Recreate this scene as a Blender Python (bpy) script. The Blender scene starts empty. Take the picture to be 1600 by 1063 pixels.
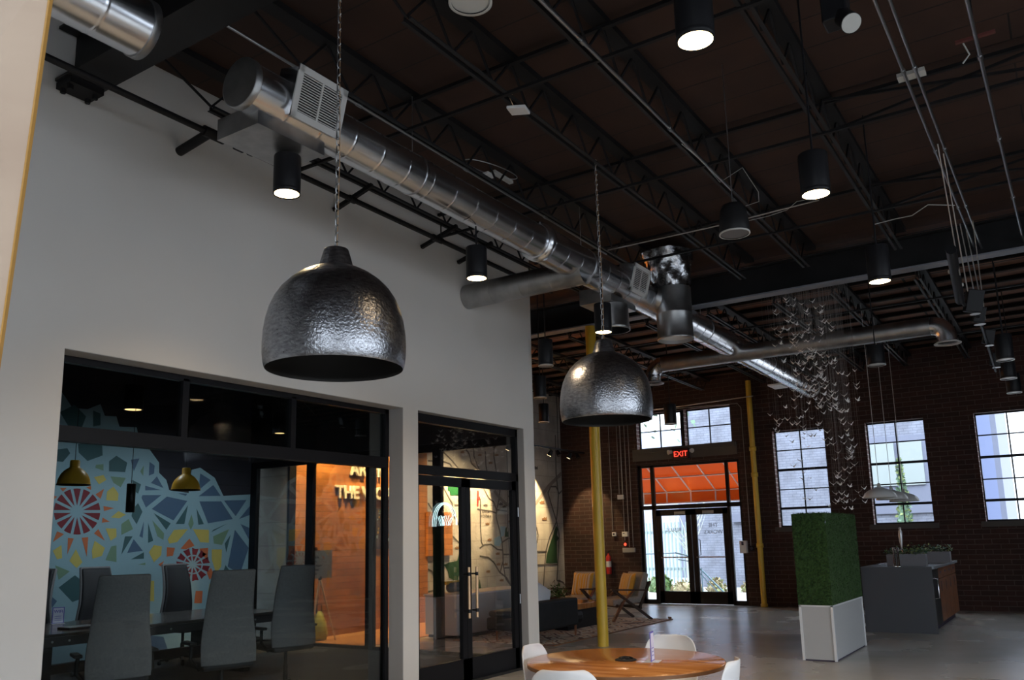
import bpy, math, random
from mathutils import Vector, Matrix, Euler
random.seed(7)
PI = math.pi
S = bpy.context.scene
COL = S.collection
# ------------------------------------------------------------------ camera
F, CX, CY, CH = 1322.76, 800.0, 604.8, 1.6
RM = Matrix.Rotation(.581, 3, 'Z') @ Matrix.Rotation(1.750, 3, 'X') @ Matrix.Rotation(-.024, 3, 'Z')
cd = bpy.data.cameras.new('camera'); cam = bpy.data.objects.new('camera', cd); COL.objects.link(cam)
cam.location = (0, 0, CH); cam.rotation_euler = RM.to_euler()
cd.sensor_width = 36; cd.lens = F * 36 / 1600; cd.shift_y = 73.3 / 1600; cd.clip_start = .02; cd.clip_end = 300
S.camera = cam
# ------------------------------------------------------------------ light and exposure
S.view_settings.view_transform = 'Standard'; S.view_settings.look = 'None'
S.view_settings.exposure = 0.75; S.view_settings.gamma = 1
w = bpy.data.worlds.new('sky'); S.world = w; w.use_nodes = True
w.node_tree.nodes['Background'].inputs[0].default_value = (.78, .88, 1, 1)
_n = w.node_tree.nodes; _l = w.node_tree.links      # overcast sky: brighter overhead than at the horizon
_tc = _n.new('ShaderNodeTexCoord'); _sp = _n.new('ShaderNodeSeparateXYZ'); _mr = _n.new('ShaderNodeMapRange')
_mr.inputs[1].default_value = .05; _mr.inputs[2].default_value = .75; _mr.inputs[3].default_value = 1.6; _mr.inputs[4].default_value = 6.5
_l.new(_tc.outputs['Generated'], _sp.inputs[0]); _l.new(_sp.outputs['Z'], _mr.inputs[0]); _l.new(_mr.outputs[0], _n['Background'].inputs[1])
def area(name, loc, rot, sx, sy, power, col):
    l = bpy.data.lights.new(name, 'AREA'); l.shape = 'RECTANGLE'; l.size = sx; l.size_y = sy; l.energy = power; l.color = col
    o = bpy.data.objects.new(name, l); o.location = loc; o.rotation_euler = rot; COL.objects.link(o); return o
def spot(name, loc, target, power, col, ang=90, blend=.6, r=.05):
    l = bpy.data.lights.new(name, 'SPOT'); l.energy = power; l.color = col; l.spot_size = math.radians(ang); l.spot_blend = blend; l.shadow_soft_size = r
    o = bpy.data.objects.new(name, l); o.location = loc
    o.rotation_euler = (Vector(target) - Vector(loc)).to_track_quat('-Z', 'Y').to_euler(); COL.objects.link(o); return o
DAY = (.80, .90, 1.0)
for x in (.6, 3.2, 5.8):                            # daylight through the windows of the wall behind the camera
    area('daylight_rear', (x, -4.80, 2.9), (math.radians(52), 0, 0), 1.7, 2.9, 24, DAY).data.spread = math.radians(115)
for y in (-3.4, -.9, 1.6, 4.1, 6.6, 9.1):           # daylight through the windows of the right wall
    area('daylight_right', (7.80, y, 2.9), (0, math.radians(50), 0), 2.9, 2.1, 27, DAY).data.spread = math.radians(115)
sun = bpy.data.lights.new('sun', 'SUN'); sun.energy = 1.0; sun.color = (1, .97, .9); sun.angle = .03
so = bpy.data.objects.new('sun', sun); so.rotation_euler = (math.radians(38), 0, math.radians(200)); COL.objects.link(so)

def ray(u, v): return RM @ Vector(((u - CX) / F, -(v - CY) / F, -1))
O = Vector((0, 0, CH))
def at(u, v, x=None, y=None, z=None, d=None):       # the point of the place seen at a pixel, on a real plane
    r = ray(u, v)
    if d is not None: t = d
    elif x is not None: t = x / r.x
    elif y is not None: t = y / r.y
    else: t = (z - CH) / r.z
    return O + r * t

# ------------------------------------------------------------------ materials
M = {}
def mat(name, col, rough=.6, metal=0, emit=None, es=0, spec=.5):
    m = bpy.data.materials.new(name); m.use_nodes = True; b = m.node_tree.nodes['Principled BSDF']
    b.inputs['Base Color'].default_value = (*col, 1); b.inputs['Roughness'].default_value = rough; b.inputs['Metallic'].default_value = metal
    b.inputs['Specular IOR Level'].default_value = spec
    if emit: b.inputs['Emission Color'].default_value = (*emit, 1); b.inputs['Emission Strength'].default_value = es
    M[name] = m; return m
def nodes(m): return m.node_tree.nodes, m.node_tree.links, m.node_tree.nodes['Principled BSDF']
def noisy(name, c1, c2, scale=(3, 3, 3), rough=(.5, .7), metal=0, bump=0, detail=4, lo=.35, hi=.65, bscale=None, spec=.5):
    m = mat(name, c1, rough[0], metal, spec=spec); N, L, b = nodes(m)
    tc = N.new('ShaderNodeTexCoord'); mp = N.new('ShaderNodeMapping'); mp.inputs['Scale'].default_value = scale
    nz = N.new('ShaderNodeTexNoise'); nz.inputs['Scale'].default_value = 1; nz.inputs['Detail'].default_value = detail
    cr = N.new('ShaderNodeValToRGB'); cr.color_ramp.elements[0].position = lo; cr.color_ramp.elements[1].position = hi
    cr.color_ramp.elements[0].color = (*c1, 1); cr.color_ramp.elements[1].color = (*c2, 1)
    L.new(tc.outputs['Object'], mp.inputs[0]); L.new(mp.outputs[0], nz.inputs['Vector']); L.new(nz.outputs[0], cr.inputs[0]); L.new(cr.outputs[0], b.inputs['Base Color'])
    mr = N.new('ShaderNodeMapRange'); mr.inputs[3].default_value = rough[0]; mr.inputs[4].default_value = rough[1]
    L.new(nz.outputs[0], mr.inputs[0]); L.new(mr.outputs[0], b.inputs['Roughness'])
    if bump:
        bp = N.new('ShaderNodeBump'); bp.inputs['Strength'].default_value = bump; bp.inputs['Distance'].default_value = .01
        src = nz
        if bscale:
            src = N.new('ShaderNodeTexNoise'); src.inputs['Scale'].default_value = bscale; L.new(tc.outputs['Object'], src.inputs['Vector'])
        L.new(src.outputs[0], bp.inputs['Height']); L.new(bp.outputs[0], b.inputs['Normal'])
    return m
def brick(name, c1, c2, mortar, bw=.203, bh=.0677, ms=.008, plane='xz', rough=.85, bump=.5, off=.5, squash=1):
    m = mat(name, c1, rough); N, L, b = nodes(m)
    tc = N.new('ShaderNodeTexCoord'); sp = N.new('ShaderNodeSeparateXYZ'); cb = N.new('ShaderNodeCombineXYZ')
    L.new(tc.outputs['Object'], sp.inputs[0])
    L.new(sp.outputs['XYZ'.index(plane[0].upper())], cb.inputs[0]); L.new(sp.outputs['XYZ'.index(plane[1].upper())], cb.inputs[1])
    br = N.new('ShaderNodeTexBrick'); br.inputs['Color1'].default_value = (*c1, 1); br.inputs['Color2'].default_value = (*c2, 1); br.inputs['Mortar'].default_value = (*mortar, 1)
    br.inputs['Scale'].default_value = 1; br.inputs['Mortar Size'].default_value = ms; br.inputs['Mortar Smooth'].default_value = .1
    br.inputs['Brick Width'].default_value = bw; br.inputs['Row Height'].default_value = bh; br.offset = off
    L.new(cb.outputs[0], br.inputs['Vector'])
    nz = N.new('ShaderNodeTexNoise'); nz.inputs['Scale'].default_value = 2.5; nz.inputs['Detail'].default_value = 5; L.new(tc.outputs['Object'], nz.inputs['Vector'])
    mx = N.new('ShaderNodeMix'); mx.data_type = 'RGBA'; mx.blend_type = 'MULTIPLY'; mx.inputs[0].default_value = .6
    cr = N.new('ShaderNodeValToRGB'); cr.color_ramp.elements[0].position = .3; cr.color_ramp.elements[0].color = (.45, .42, .42, 1); cr.color_ramp.elements[1].position = .7
    L.new(nz.outputs[0], cr.inputs[0]); L.new(br.outputs['Color'], mx.inputs[6]); L.new(cr.outputs[0], mx.inputs[7]); L.new(mx.outputs[2], b.inputs['Base Color'])
    bp = N.new('ShaderNodeBump'); bp.inputs['Strength'].default_value = bump; bp.inputs['Distance'].default_value = .01; bp.invert = True
    L.new(br.outputs['Fac'], bp.inputs['Height']); L.new(bp.outputs[0], b.inputs['Normal'])
    return m
def glass(name, tint=(1, 1, 1), refl=.35):
    m = bpy.data.materials.new(name); m.use_nodes = True; N = m.node_tree.nodes; L = m.node_tree.links; N.clear()
    o = N.new('ShaderNodeOutputMaterial'); t = N.new('ShaderNodeBsdfTransparent'); g = N.new('ShaderNodeBsdfGlossy'); x = N.new('ShaderNodeMixShader'); f = N.new('ShaderNodeFresnel')
    t.inputs[0].default_value = (*tint, 1); g.inputs['Roughness'].default_value = .02; f.inputs[0].default_value = 1.45
    mu_ = N.new('ShaderNodeMath'); mu_.operation = 'MULTIPLY'; mu_.inputs[1].default_value = refl; L.new(f.outputs[0], mu_.inputs[0]); L.new(mu_.outputs[0], x.inputs[0]); L.new(t.outputs[0], x.inputs[1]); L.new(g.outputs[0], x.inputs[2]); L.new(x.outputs[0], o.inputs[0]); M[name] = m; return m

noisy('concrete', (.36, .34, .31), (.52, .49, .45), (.6, .6, .6), (.22, .32), bump=0, detail=8, lo=.3, hi=.7, spec=.6)
noisy('drywall', (.60, .58, .55), (.64, .62, .59), (.5, .5, .5), (.75, .85))
mat('jamb_paint', (.36, .35, .34), .7)
noisy('black_steel', (.008, .008, .009), (.015, .014, .015), (4, 4, 4), (.5, .65), spec=.2)
mat('joist_steel', (.022, .022, .024), .5, spec=.2)
noisy('beam_steel', (.008, .008, .009), (.014, .014, .015), (2, 2, 2), (.45, .6), spec=.25)
noisy('grey_flange', (.16, .17, .2), (.22, .23, .27), (2, 2, 2), (.4, .6))
mat('black_metal', (.012, .012, .014), .4, spec=.2)
mat('frame_black', (.008, .008, .010), .42, spec=.2)
mat('black_plastic', (.014, .014, .015), .45, spec=.2)
brick('deck', (.045, .018, .010), (.034, .014, .008), (.008, .005, .004), bw=5.3, bh=.42, ms=.008, plane='xy', rough=.8, bump=.6)
brick('deck_rough_lit', (.20, .088, .050), (.12, .056, .034), (.008, .005, .004), bw=3.7, bh=.29, ms=.02, plane='xy', rough=.8, bump=.6)  # farther bay boards, far window light put into the paler colour
brick('brick_red', (.050, .017, .012), (.030, .012, .009), (.085, .060, .050), bw=.3, bh=.1, ms=.007)
brick('brick_jamb', (.12, .05, .04), (.08, .03, .03), (.3, .26, .24), bw=.3, bh=.1, ms=.012, plane='yz')
brick('brick_outside', (.215, .24, .30), (.19, .21, .265), (.155, .17, .22), bw=.24, bh=.08, ms=.01)
brick('painted_block', (.50, .47, .42), (.48, .45, .40), (.33, .30, .27), bw=.8, bh=.4, ms=.006, plane='yz', bump=.3)
brick('wood_boards', (.50, .20, .06), (.36, .135, .04), (.12, .04, .015), bw=.75, bh=.115, ms=.003, plane='yz', rough=.5, bump=.3)
brick('mural_dark', (.022, .022, .034), (.020, .020, .031), (.010, .010, .016), bw=9, bh=.24, ms=.006, plane='yz', bump=.3)
for n, c in dict(m_pale=(.24, .38, .45), m_blue=(.06, .115, .20), m_teal=(.035, .10, .115), m_sage=(.15, .25, .17), m_yellow=(.50, .42, .11), m_orange=(.48, .13, .05), m_red=(.17, .012, .022), m_line=(.28, .42, .48), m_dim=(.035, .045, .05)).items(): mat(n, c, .6)
mat('road', (.10, .09, .085), .7); mat('road_wide', (.22, .19, .17), .7); mat('map_green', (.02, .06, .025), .6); mat('map_sign_green', (.01, .10, .03), .5); mat('map_red', (.45, .04, .03), .5)
mat('map_blue', (.25, .38, .47), .6); mat('map_tan', (.22, .12, .06), .6)
mat('lobby_wood_floor', (.36, .17, .07), .35)
noisy('carpet', (.010, .010, .012), (.022, .022, .024), (6, 6, 6), (.9, 1), bump=.2)
# galvanised duct steel: spangled, directional smears
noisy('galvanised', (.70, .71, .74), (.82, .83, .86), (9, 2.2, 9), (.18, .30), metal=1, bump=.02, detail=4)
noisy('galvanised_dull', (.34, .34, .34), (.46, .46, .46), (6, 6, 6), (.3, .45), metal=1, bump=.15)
noisy('hammered', (.27, .27, .29), (.46, .47, .50), (26, 26, 70), (.24, .36), metal=1, bump=.35, detail=12, lo=.34, hi=.68, bscale=60)
mat('pendant_inside', (.012, .011, .010), .6)
mat('chrome', (.75, .76, .78), .12, 1); mat('steel_brushed', (.5, .51, .53), .3, 1)
noisy('foil', (.35, .35, .36), (.75, .75, .77), (9, 9, 9), (.15, .32), metal=1, bump=.5, bscale=26)
noisy('yellow_paint', (.62, .40, .035), (.70, .46, .05), (4, 4, 2), (.3, .45))
mat('white_metal', (.6, .6, .59), .4); mat('white_plastic', (.75, .75, .76), .3)
noisy('moss', (.010, .030, .007), (.045, .10, .018), (55, 55, 55), (.9, 1), bump=1.0, lo=.3, hi=.7)
mat('pale_panel', (.46, .46, .46), .45); mat('white_edge', (.72, .72, .73), .4)
mat('island_grey', (.065, .068, .078), .45); mat('quartz', (.34, .36, .40), .2)
noisy('walnut', (.14, .05, .022), (.26, .10, .045), (2, 2, 14), (.35, .5))
noisy('table_wood', (.34, .12, .032), (.54, .23, .07), (1.6, 14, 4), (.12, .22), detail=6)
mat('wood_edge', (.20, .085, .03), .4)
noisy('dark_wood', (.035, .016, .010), (.07, .03, .017), (5, 5, 5), (.35, .5))
noisy('conf_top', (.05, .046, .045), (.09, .085, .082), (2, 9, 2), (.12, .25))
noisy('tan_board', (.46, .33, .24), (.56, .42, .31), (2, 2, 9), (.45, .6))
mat('board_edge', (.50, .26, .06), .5)
noisy('chair_grey', (.15, .145, .155), (.18, .175, .185), (60, 60, 60), (.7, .85))
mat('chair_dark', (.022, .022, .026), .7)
noisy('linen', (.34, .31, .28), (.42, .38, .34), (60, 60, 60), (.85, .95))
noisy('leather', (.007, .007, .008), (.014, .014, .015), (8, 8, 8), (.55, .7), spec=.2)
mat('cushion_white', (.62, .64, .68), .85)
mat('red', (.5, .02, .015), .35); mat('amber', (.5, .3, .03), .3)
mat('warm_lens', (1, .8, .5), .5, emit=(1, .72, .38), es=9)
mat('warm_lens_dim', (1, .8, .5), .5, emit=(1, .60, .24), es=1.4)
mat('pale_lens', (.5, .5, .48), .3); mat('grey_cloth', (.14, .14, .15), .8)
mat('exit_red', (.9, .03, .02), .4, emit=(1, .05, .03), es=1.6)
mat('neon', (.8, 1, 1), .4, emit=(.62, .95, 1), es=.62); mat('neon_warm', (1, 1, .9), .4, emit=(1, .98, .86), es=.62)
mat('led_red', (1, .05, .02), .4, emit=(1, .06, .03), es=1.5)
mat('brass', (.70, .46, .27), .35, .6)
mat('letters', (.78, .76, .70), .4); mat('paper', (.72, .70, .85), .6); mat('purple', (.14, .11, .45), .5); mat('ink', (.05, .04, .07), .7)
noisy('leaf', (.03, .08, .02), (.10, .18, .05), (30, 30, 30), (.5, .7)); mat('leaf_light', (.32, .38, .14), .5); mat('leaf_teal', (.04, .16, .11), .5)
mat('planter_grey', (.16, .16, .175), .6); mat('yellow_shade', (.62, .34, .03), .35)
mat('paper_bird', (.93, .91, .90), .7); mat('thread', (.35, .33, .32), .6)
mat('awning', (.42, .12, .03), .8); mat('awning_rib', (.62, .52, .47), .5)
mat('pavement', (.33, .32, .31), .9); mat('outside_white', (.34, .38, .48), .8); mat('outside_pane', (.27, .31, .31), .2)
mat('outside_trim', (.135, .15, .205), .7); mat('grass_tan', (.27, .23, .13), .9); mat('cypress', (.10, .17, .11), .9); mat('fence', (.22, .29, .29), .6); mat('rail_blue', (.20, .33, .40), .4)
mat('trunk', (.42, .45, .40), .9); mat('lime_leaf', (.24, .30, .12), .8)
mat('batten_black', (.008, .006, .005), .9, spec=.1); mat('ground_dark', (.06, .06, .065), .9); mat('sill_dark', (.07, .065, .06), .8); mat('strap_red', (.12, .03, .025), .6); mat('etched_ink', (.16, .18, .20), .6); mat('exit_back', (.09, .006, .004), .5); mat('steel_dull', (.30, .30, .30), .45, .8); mat('m_pinkish', (.75, .55, .48), .8); mat('outside_trim2', (.15, .185, .31), .7)
mat('bag_yellow', (.38, .36, .06), .8); mat('conf_edge', (.05, .05, .055), .35, .5); mat('tap_pattern', (.45, .45, .50), .3, .5); mat('island_shade', (.30, .30, .32), .4)
glass('clear_glass'); glass('tint_glass', (.80, .84, .84)); glass('etched', (.45, .45, .45))
# translucent sun-lit awning cloth
_m = M['awning']; N_, L_, b_ = nodes(_m); _o = N_['Material Output']; _t = N_.new('ShaderNodeBsdfTranslucent'); _t.inputs[0].default_value = (.46, .14, .025, 1)
_x = N_.new('ShaderNodeMixShader'); _x.inputs[0].default_value = .6; L_.new(b_.outputs[0], _x.inputs[1]); L_.new(_t.outputs[0], _x.inputs[2]); L_.new(_x.outputs[0], _o.inputs[0])
# striped cushion and woven rug
def stripes(name, axis, sc, cols):
    m = mat(name, cols[0][1], .9); N, L, b = nodes(m); tc = N.new('ShaderNodeTexCoord'); sp = N.new('ShaderNodeSeparateXYZ'); mu = N.new('ShaderNodeMath'); mu.operation = 'MULTIPLY'; mu.inputs[1].default_value = sc
    fr = N.new('ShaderNodeMath'); fr.operation = 'FRACT'; cr = N.new('ShaderNodeValToRGB'); cr.color_ramp.interpolation = 'CONSTANT'
    L.new(tc.outputs['Object'], sp.inputs[0]); L.new(sp.outputs[axis], mu.inputs[0]); L.new(mu.outputs[0], fr.inputs[0]); L.new(fr.outputs[0], cr.inputs[0]); L.new(cr.outputs[0], b.inputs['Base Color'])
    e = cr.color_ramp.elements
    e[0].position = cols[0][0]; e[0].color = (*cols[0][1], 1); e[1].position = cols[1][0]; e[1].color = (*cols[1][1], 1)
    for p, c in cols[2:]: k = e.new(p); k.color = (*c, 1)
YE = (.72, .42, .06); CRM = (.66, .56, .42)
stripes('stripe', 0, 3.3, [(0, YE), (.16, CRM), (.22, YE), (.34, CRM), (.40, YE), (.46, (.35, .25, .15)), (.50, CRM), (.64, YE), (.8, CRM), (.86, YE), (.94, CRM)])
def rugmat():
    m = mat('rug_weave', (.5, .42, .34), .95); N, L, b = nodes(m); tc = N.new('ShaderNodeTexCoord'); mp = N.new('ShaderNodeMapping'); mp.inputs['Rotation'].default_value = (0, 0, PI/4); mp.inputs['Scale'].default_value = (2.6, 2.6, 1)
    vo = N.new('ShaderNodeTexVoronoi'); vo.feature = 'DISTANCE_TO_EDGE'; vo.inputs['Scale'].default_value = 1.6; vo.inputs['Randomness'].default_value = .55
    cr = N.new('ShaderNodeValToRGB'); cr.color_ramp.interpolation = 'CONSTANT'; e = cr.color_ramp.elements
    e[0].color = (.22, .12, .09, 1); e[1].position = .07; e[1].color = (.74, .62, .48, 1)
    k = e.new(.22); k.color = (.60, .30, .14, 1); k = e.new(.30); k.color = (.74, .64, .50, 1)
    L.new(tc.outputs['Object'], mp.inputs[0]); L.new(mp.outputs[0], vo.inputs['Vector']); L.new(vo.outputs['Distance'], cr.inputs[0]); L.new(cr.outputs[0], b.inputs['Base Color'])
rugmat()

# ------------------------------------------------------------------ mesh helpers
class MB:
    def __init__(s): s.v = []; s.f = []; s.m = []; s.sm = []; s.mats = []
    def mi(s, m):
        if m not in s.mats: s.mats.append(m)
        return s.mats.index(m)
    def add(s, vs, fs, m=None, smooth=False):
        k = len(s.v); s.v += [Vector(p) for p in vs]; i = s.mi(m)
        for f in fs: s.f.append([k + a for a in f]); s.m.append(i); s.sm.append(smooth)
        return s
    def box(s, lo, hi, m=None, rot=None, c=None):
        x0, y0, z0 = lo; x1, y1, z1 = hi
        vs = [Vector(p) for p in ((x0,y0,z0),(x1,y0,z0),(x1,y1,z0),(x0,y1,z0),(x0,y0,z1),(x1,y0,z1),(x1,y1,z1),(x0,y1,z1))]
        if rot:
            c = Vector(c) if c is not None else sum(vs, Vector()) / 8; R = Euler(rot).to_matrix(); vs = [R @ (p - c) + c for p in vs]
        return s.add(vs, [(0,3,2,1),(4,5,6,7),(0,1,5,4),(1,2,6,5),(2,3,7,6),(3,0,4,7)], m)
    def cbox(s, c, sz, m=None, rot=None): return s.box([c[i]-sz[i]/2 for i in range(3)], [c[i]+sz[i]/2 for i in range(3)], m, rot)
    def bar(s, a, b, wx, wz, m=None, up=(0, 0, 1)):
        a = Vector(a); b = Vector(b); d = (b - a).normalized(); u = Vector(up)
        sd = d.cross(u)
        if sd.length < 1e-4: sd = d.cross(Vector((1, 0, 0)))
        sd.normalize(); u = sd.cross(d).normalized(); vs = []
        for p in (a, b):
            for i, j in ((-1,-1),(1,-1),(1,1),(-1,1)): vs.append(p + sd*i*wx/2 + u*j*wz/2)
        return s.add(vs, [(0,1,2,3),(7,6,5,4),(0,4,5,1),(1,5,6,2),(2,6,7,3),(3,7,4,0)], m)
    def ring(s, pts, n, rad, m=None, caps=True, smooth=True):
        pts = [Vector(p) for p in pts]; k = len(pts); vs = []; prev = None
        for i, p in enumerate(pts):
            d = (pts[min(i+1, k-1)] - pts[max(i-1, 0)]).normalized()
            if prev is None: a = d.cross(Vector((0, 0, 1))); a = a if a.length > .01 else d.cross(Vector((1, 0, 0)))
            else: a = prev - d * prev.dot(d)
            a.normalize(); prev = a; b = d.cross(a); r = rad[i] if isinstance(rad, (list, tuple)) else rad
            vs += [p + a*r*math.cos(2*PI*j/n) + b*r*math.sin(2*PI*j/n) for j in range(n)]
        fs = [(i*n+j, (i+1)*n+j, (i+1)*n+(j+1) % n, i*n+(j+1) % n) for i in range(k-1) for j in range(n)]
        s.add(vs, fs, m, smooth)
        if caps: s.add(vs[:n], [list(range(n))], m); s.add(vs[-n:], [list(range(n))[::-1]], m)
        return s
    def tube(s, pts, r, m=None, n=8, caps=True): return s.ring(pts, n, r, m, caps)
    def lathe(s, c, prof, m=None, n=48, smooth=True, close=False):
        c = Vector(c); vs = [c + Vector((r*math.cos(2*PI*j/n), r*math.sin(2*PI*j/n), z)) for r, z in prof for j in range(n)]
        fs = [(i*n+j, i*n+(j+1) % n, (i+1)*n+(j+1) % n, (i+1)*n+j) for i in range(len(prof)-1) for j in range(n)]
        s.add(vs, fs, m, smooth)
        if close:
            s.add(vs[:n], [list(range(n))[::-1]], m); s.add(vs[-n:], [list(range(n))], m)
        return s
    def disc(s, c, r, m=None, n=32, up=1):
        c = Vector(c); return s.add([c + Vector((r*math.cos(2*PI*j/n), r*math.sin(2*PI*j/n), 0)) for j in range(n)], [list(range(n))[::up]], m)
    def prism(s, pts, off, m=None):
        off = Vector(off); p = [Vector(q) for q in pts]; n = len(p)
        return s.add(p + [q + off for q in p], [list(range(n)), list(range(n, 2*n))[::-1]] + [(i, n+i, n+(i+1) % n, (i+1) % n) for i in range(n)], m)
    def build(s, name, m=None, parent=None, bevel=0, subd=0, label=None):
        me = bpy.data.meshes.new(name); off = Vector()
        q = parent
        while q is not None: off += Vector(q.location); q = q.parent
        me.from_pydata([p - off for p in s.v], [], s.f); 
        for k in s.mats: me.materials.append(M[k or m])
        for i, p in enumerate(me.polygons): p.material_index = s.m[i]; p.use_smooth = s.sm[i]
        me.update()
        o = bpy.data.objects.new(name, me); COL.objects.link(o)
        if parent is not None: o.parent = parent
        if bevel: b = o.modifiers.new('b', 'BEVEL'); b.width = bevel; b.segments = 2; b.limit_method = 'ANGLE'
        if subd: b = o.modifiers.new('s', 'SUBSURF'); b.levels = subd; b.render_levels = subd
        if label: o['label'] = label
        return o
def tag(o, label, cat, group=None):
    o['label'] = label; o['category'] = cat
    if group: o['group'] = group
    return o
def thing(name, loc, label, cat, group=None, rz=0):
    o = bpy.data.objects.new(name, None); o.location = loc; o.rotation_euler = (0, 0, rz); o.empty_display_size = .1; COL.objects.link(o)
    return tag(o, label, cat, group)
def struct(o): o['kind'] = 'structure'; return o
def copy_tree(o, parent=None):
    c = o.copy(); COL.objects.link(c)
    if parent is not None: c.parent = parent
    for ch in list(o.children): copy_tree(ch, c)
    return c
def text(s, size, ext, loc, rot, m, name, parent, align='CENTER', sx=1, bold=0):
    cu = bpy.data.curves.new('t', 'FONT'); cu.body = s; cu.size = size; cu.extrude = ext; cu.align_x = align; cu.offset = bold; cu.resolution_u = 3
    t = bpy.data.objects.new('t', cu); COL.objects.link(t); bpy.context.view_layer.update()
    me = bpy.data.meshes.new_from_object(t.evaluated_get(bpy.context.evaluated_depsgraph_get())); bpy.data.objects.remove(t)
    me.materials.clear(); me.materials.append(M[m]); me.name = name
    R = Euler(rot).to_matrix().to_4x4(); off = Vector(); q = parent
    while q is not None: off += Vector(q.location); q = q.parent
    me.transform(Matrix.Translation(Vector(loc) - off) @ R @ Matrix.Diagonal((sx, 1, 1, 1)))
    o = bpy.data.objects.new(name, me); COL.objects.link(o)
    if parent is not None: o.parent = parent
    return o
FX = (PI/2, 0, PI/2)      # lettering on a wall that faces +x
FY = (PI/2, 0, 0)         # lettering on a wall that faces -y

# ------------------------------------------------------------------ the shell
XW, YF, YE_ = -6.0, 19.5, 9.643
def dz(y): return 5.58 - .0125 * (y - 3.8)          # underside of the sloping roof deck
struct(MB().box((-13, -5.2, -.2), (8.2, 19.7, 0), 'concrete').build('floor'))
c = MB()
c.add([(-13, -5.2, dz(-5.2)), (8.2, -5.2, dz(-5.2)), (8.2, 11.7, dz(11.7)), (-13, 11.7, dz(11.7)), (-13, -5.2, 5.9), (8.2, -5.2, 5.9), (8.2, 11.7, 5.9), (-13, 11.7, 5.9)],
      [(0,3,2,1),(4,5,6,7),(0,1,5,4),(1,2,6,5),(2,3,7,6),(3,0,4,7)], 'deck')
c.add([(-13, 11.7, dz(11.7)), (8.2, 11.7, dz(11.7)), (8.2, 19.9, dz(19.9)), (-13, 19.9, dz(19.9)), (-13, 11.7, 5.9), (8.2, 11.7, 5.9), (8.2, 19.9, 5.9), (-13, 19.9, 5.9)],
      [(0,3,2,1),(4,5,6,7),(0,1,5,4),(1,2,6,5),(2,3,7,6),(3,0,4,7)], 'deck_rough_lit')
for k in range(12):
    y = 12.4 + .6 * k; c.box((-13, y - .04, dz(y) - .06), (8.2, y + .04, dz(y) + .01), 'batten_black')
struct(c.build('ceiling'))
# left wall with the two openings
w = MB(); T = .2
OP = [(3.228, 6.967, 3.052), (7.217, 9.392, 3.053)]
def wtop(y0, y1, z0): 
    w.add([(XW, y0, z0), (XW, y1, z0), (XW, y1, dz(y1)), (XW, y0, dz(y0)), (XW-T, y0, z0), (XW-T, y1, z0), (XW-T, y1, dz(y1)), (XW-T, y0, dz(y0))],
          [(0,1,2,3),(7,6,5,4),(0,4,5,1),(1,5,6,2),(2,6,7,3),(3,7,4,0)], 'drywall')
wtop(-5, OP[0][0], 0); wtop(OP[0][0], OP[0][1], OP[0][2]); wtop(OP[0][1], OP[1][0], 0); wtop(OP[1][0], OP[1][1], OP[1][2]); wtop(OP[1][1], YE_, 0)
struct(w.build('wall_left'))
# far brick wall: openings
WINS = [(-5.675, -4.52), (-3.66, -2.49), (-1.56, -.40)]; WZ = (1.75, 3.93)
DX = (-9.12, -6.50, 0, 3.36); TX = (-9.08, -6.63, 3.77, 4.66)
b = MB(); H = 5.5
def seg(x0, x1, z0, z1): b.box((x0, YF, z0), (x1, YF + .3, z1), 'brick_red')
seg(-13, DX[0], 0, H); seg(DX[0], DX[1], DX[3], TX[2]); seg(DX[0], DX[1], TX[3], H); seg(DX[0], TX[0], TX[2], TX[3]); seg(TX[1], DX[1], TX[2], TX[3]); seg(DX[1], WINS[0][0], 0, H)
for i, (x0, x1) in enumerate(WINS):
    seg(x0, x1, 0, WZ[0]); seg(x0, x1, WZ[1], H)
    nx = WINS[i+1][0] if i < 2 else 8.2
    seg(x1, nx, 0, H)
struct(b.build('wall_far'))
# unseen enclosing walls with their windows
b = MB()
for y0, y1 in ((-5, -4.45), (-2.35, -1.95), (.15, .55), (2.65, 3.05), (5.15, 5.55), (7.65, 8.05), (10.15, 19.5)): b.box((8, y0, 0), (8.2, y1, 5.9), 'brick_red')
for y in (-3.4, -.9, 1.6, 4.1, 6.6, 9.1): b.box((8, y-1.05, 0), (8.2, y+1.05, 1.4), 'brick_red'); b.box((8, y-1.05, 4.4), (8.2, y+1.05, 5.9), 'brick_red')
struct(b.build('wall_right'))
b = MB(); b.box((-13, -5.2, 0), (8.2, -5, 1.4), 'drywall'); b.box((-13, -5.2, 4.4), (8.2, -5, 5.9), 'drywall')
xs = [-13] + [v for x in (.6, 3.2, 5.8) for v in (x-.85, x+.85)] + [8.2]
for i in range(0, len(xs), 2): b.box((xs[i], -5.2, 1.4), (xs[i+1], -5, 4.4), 'drywall')
struct(b.build('wall_rear'))
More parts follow.
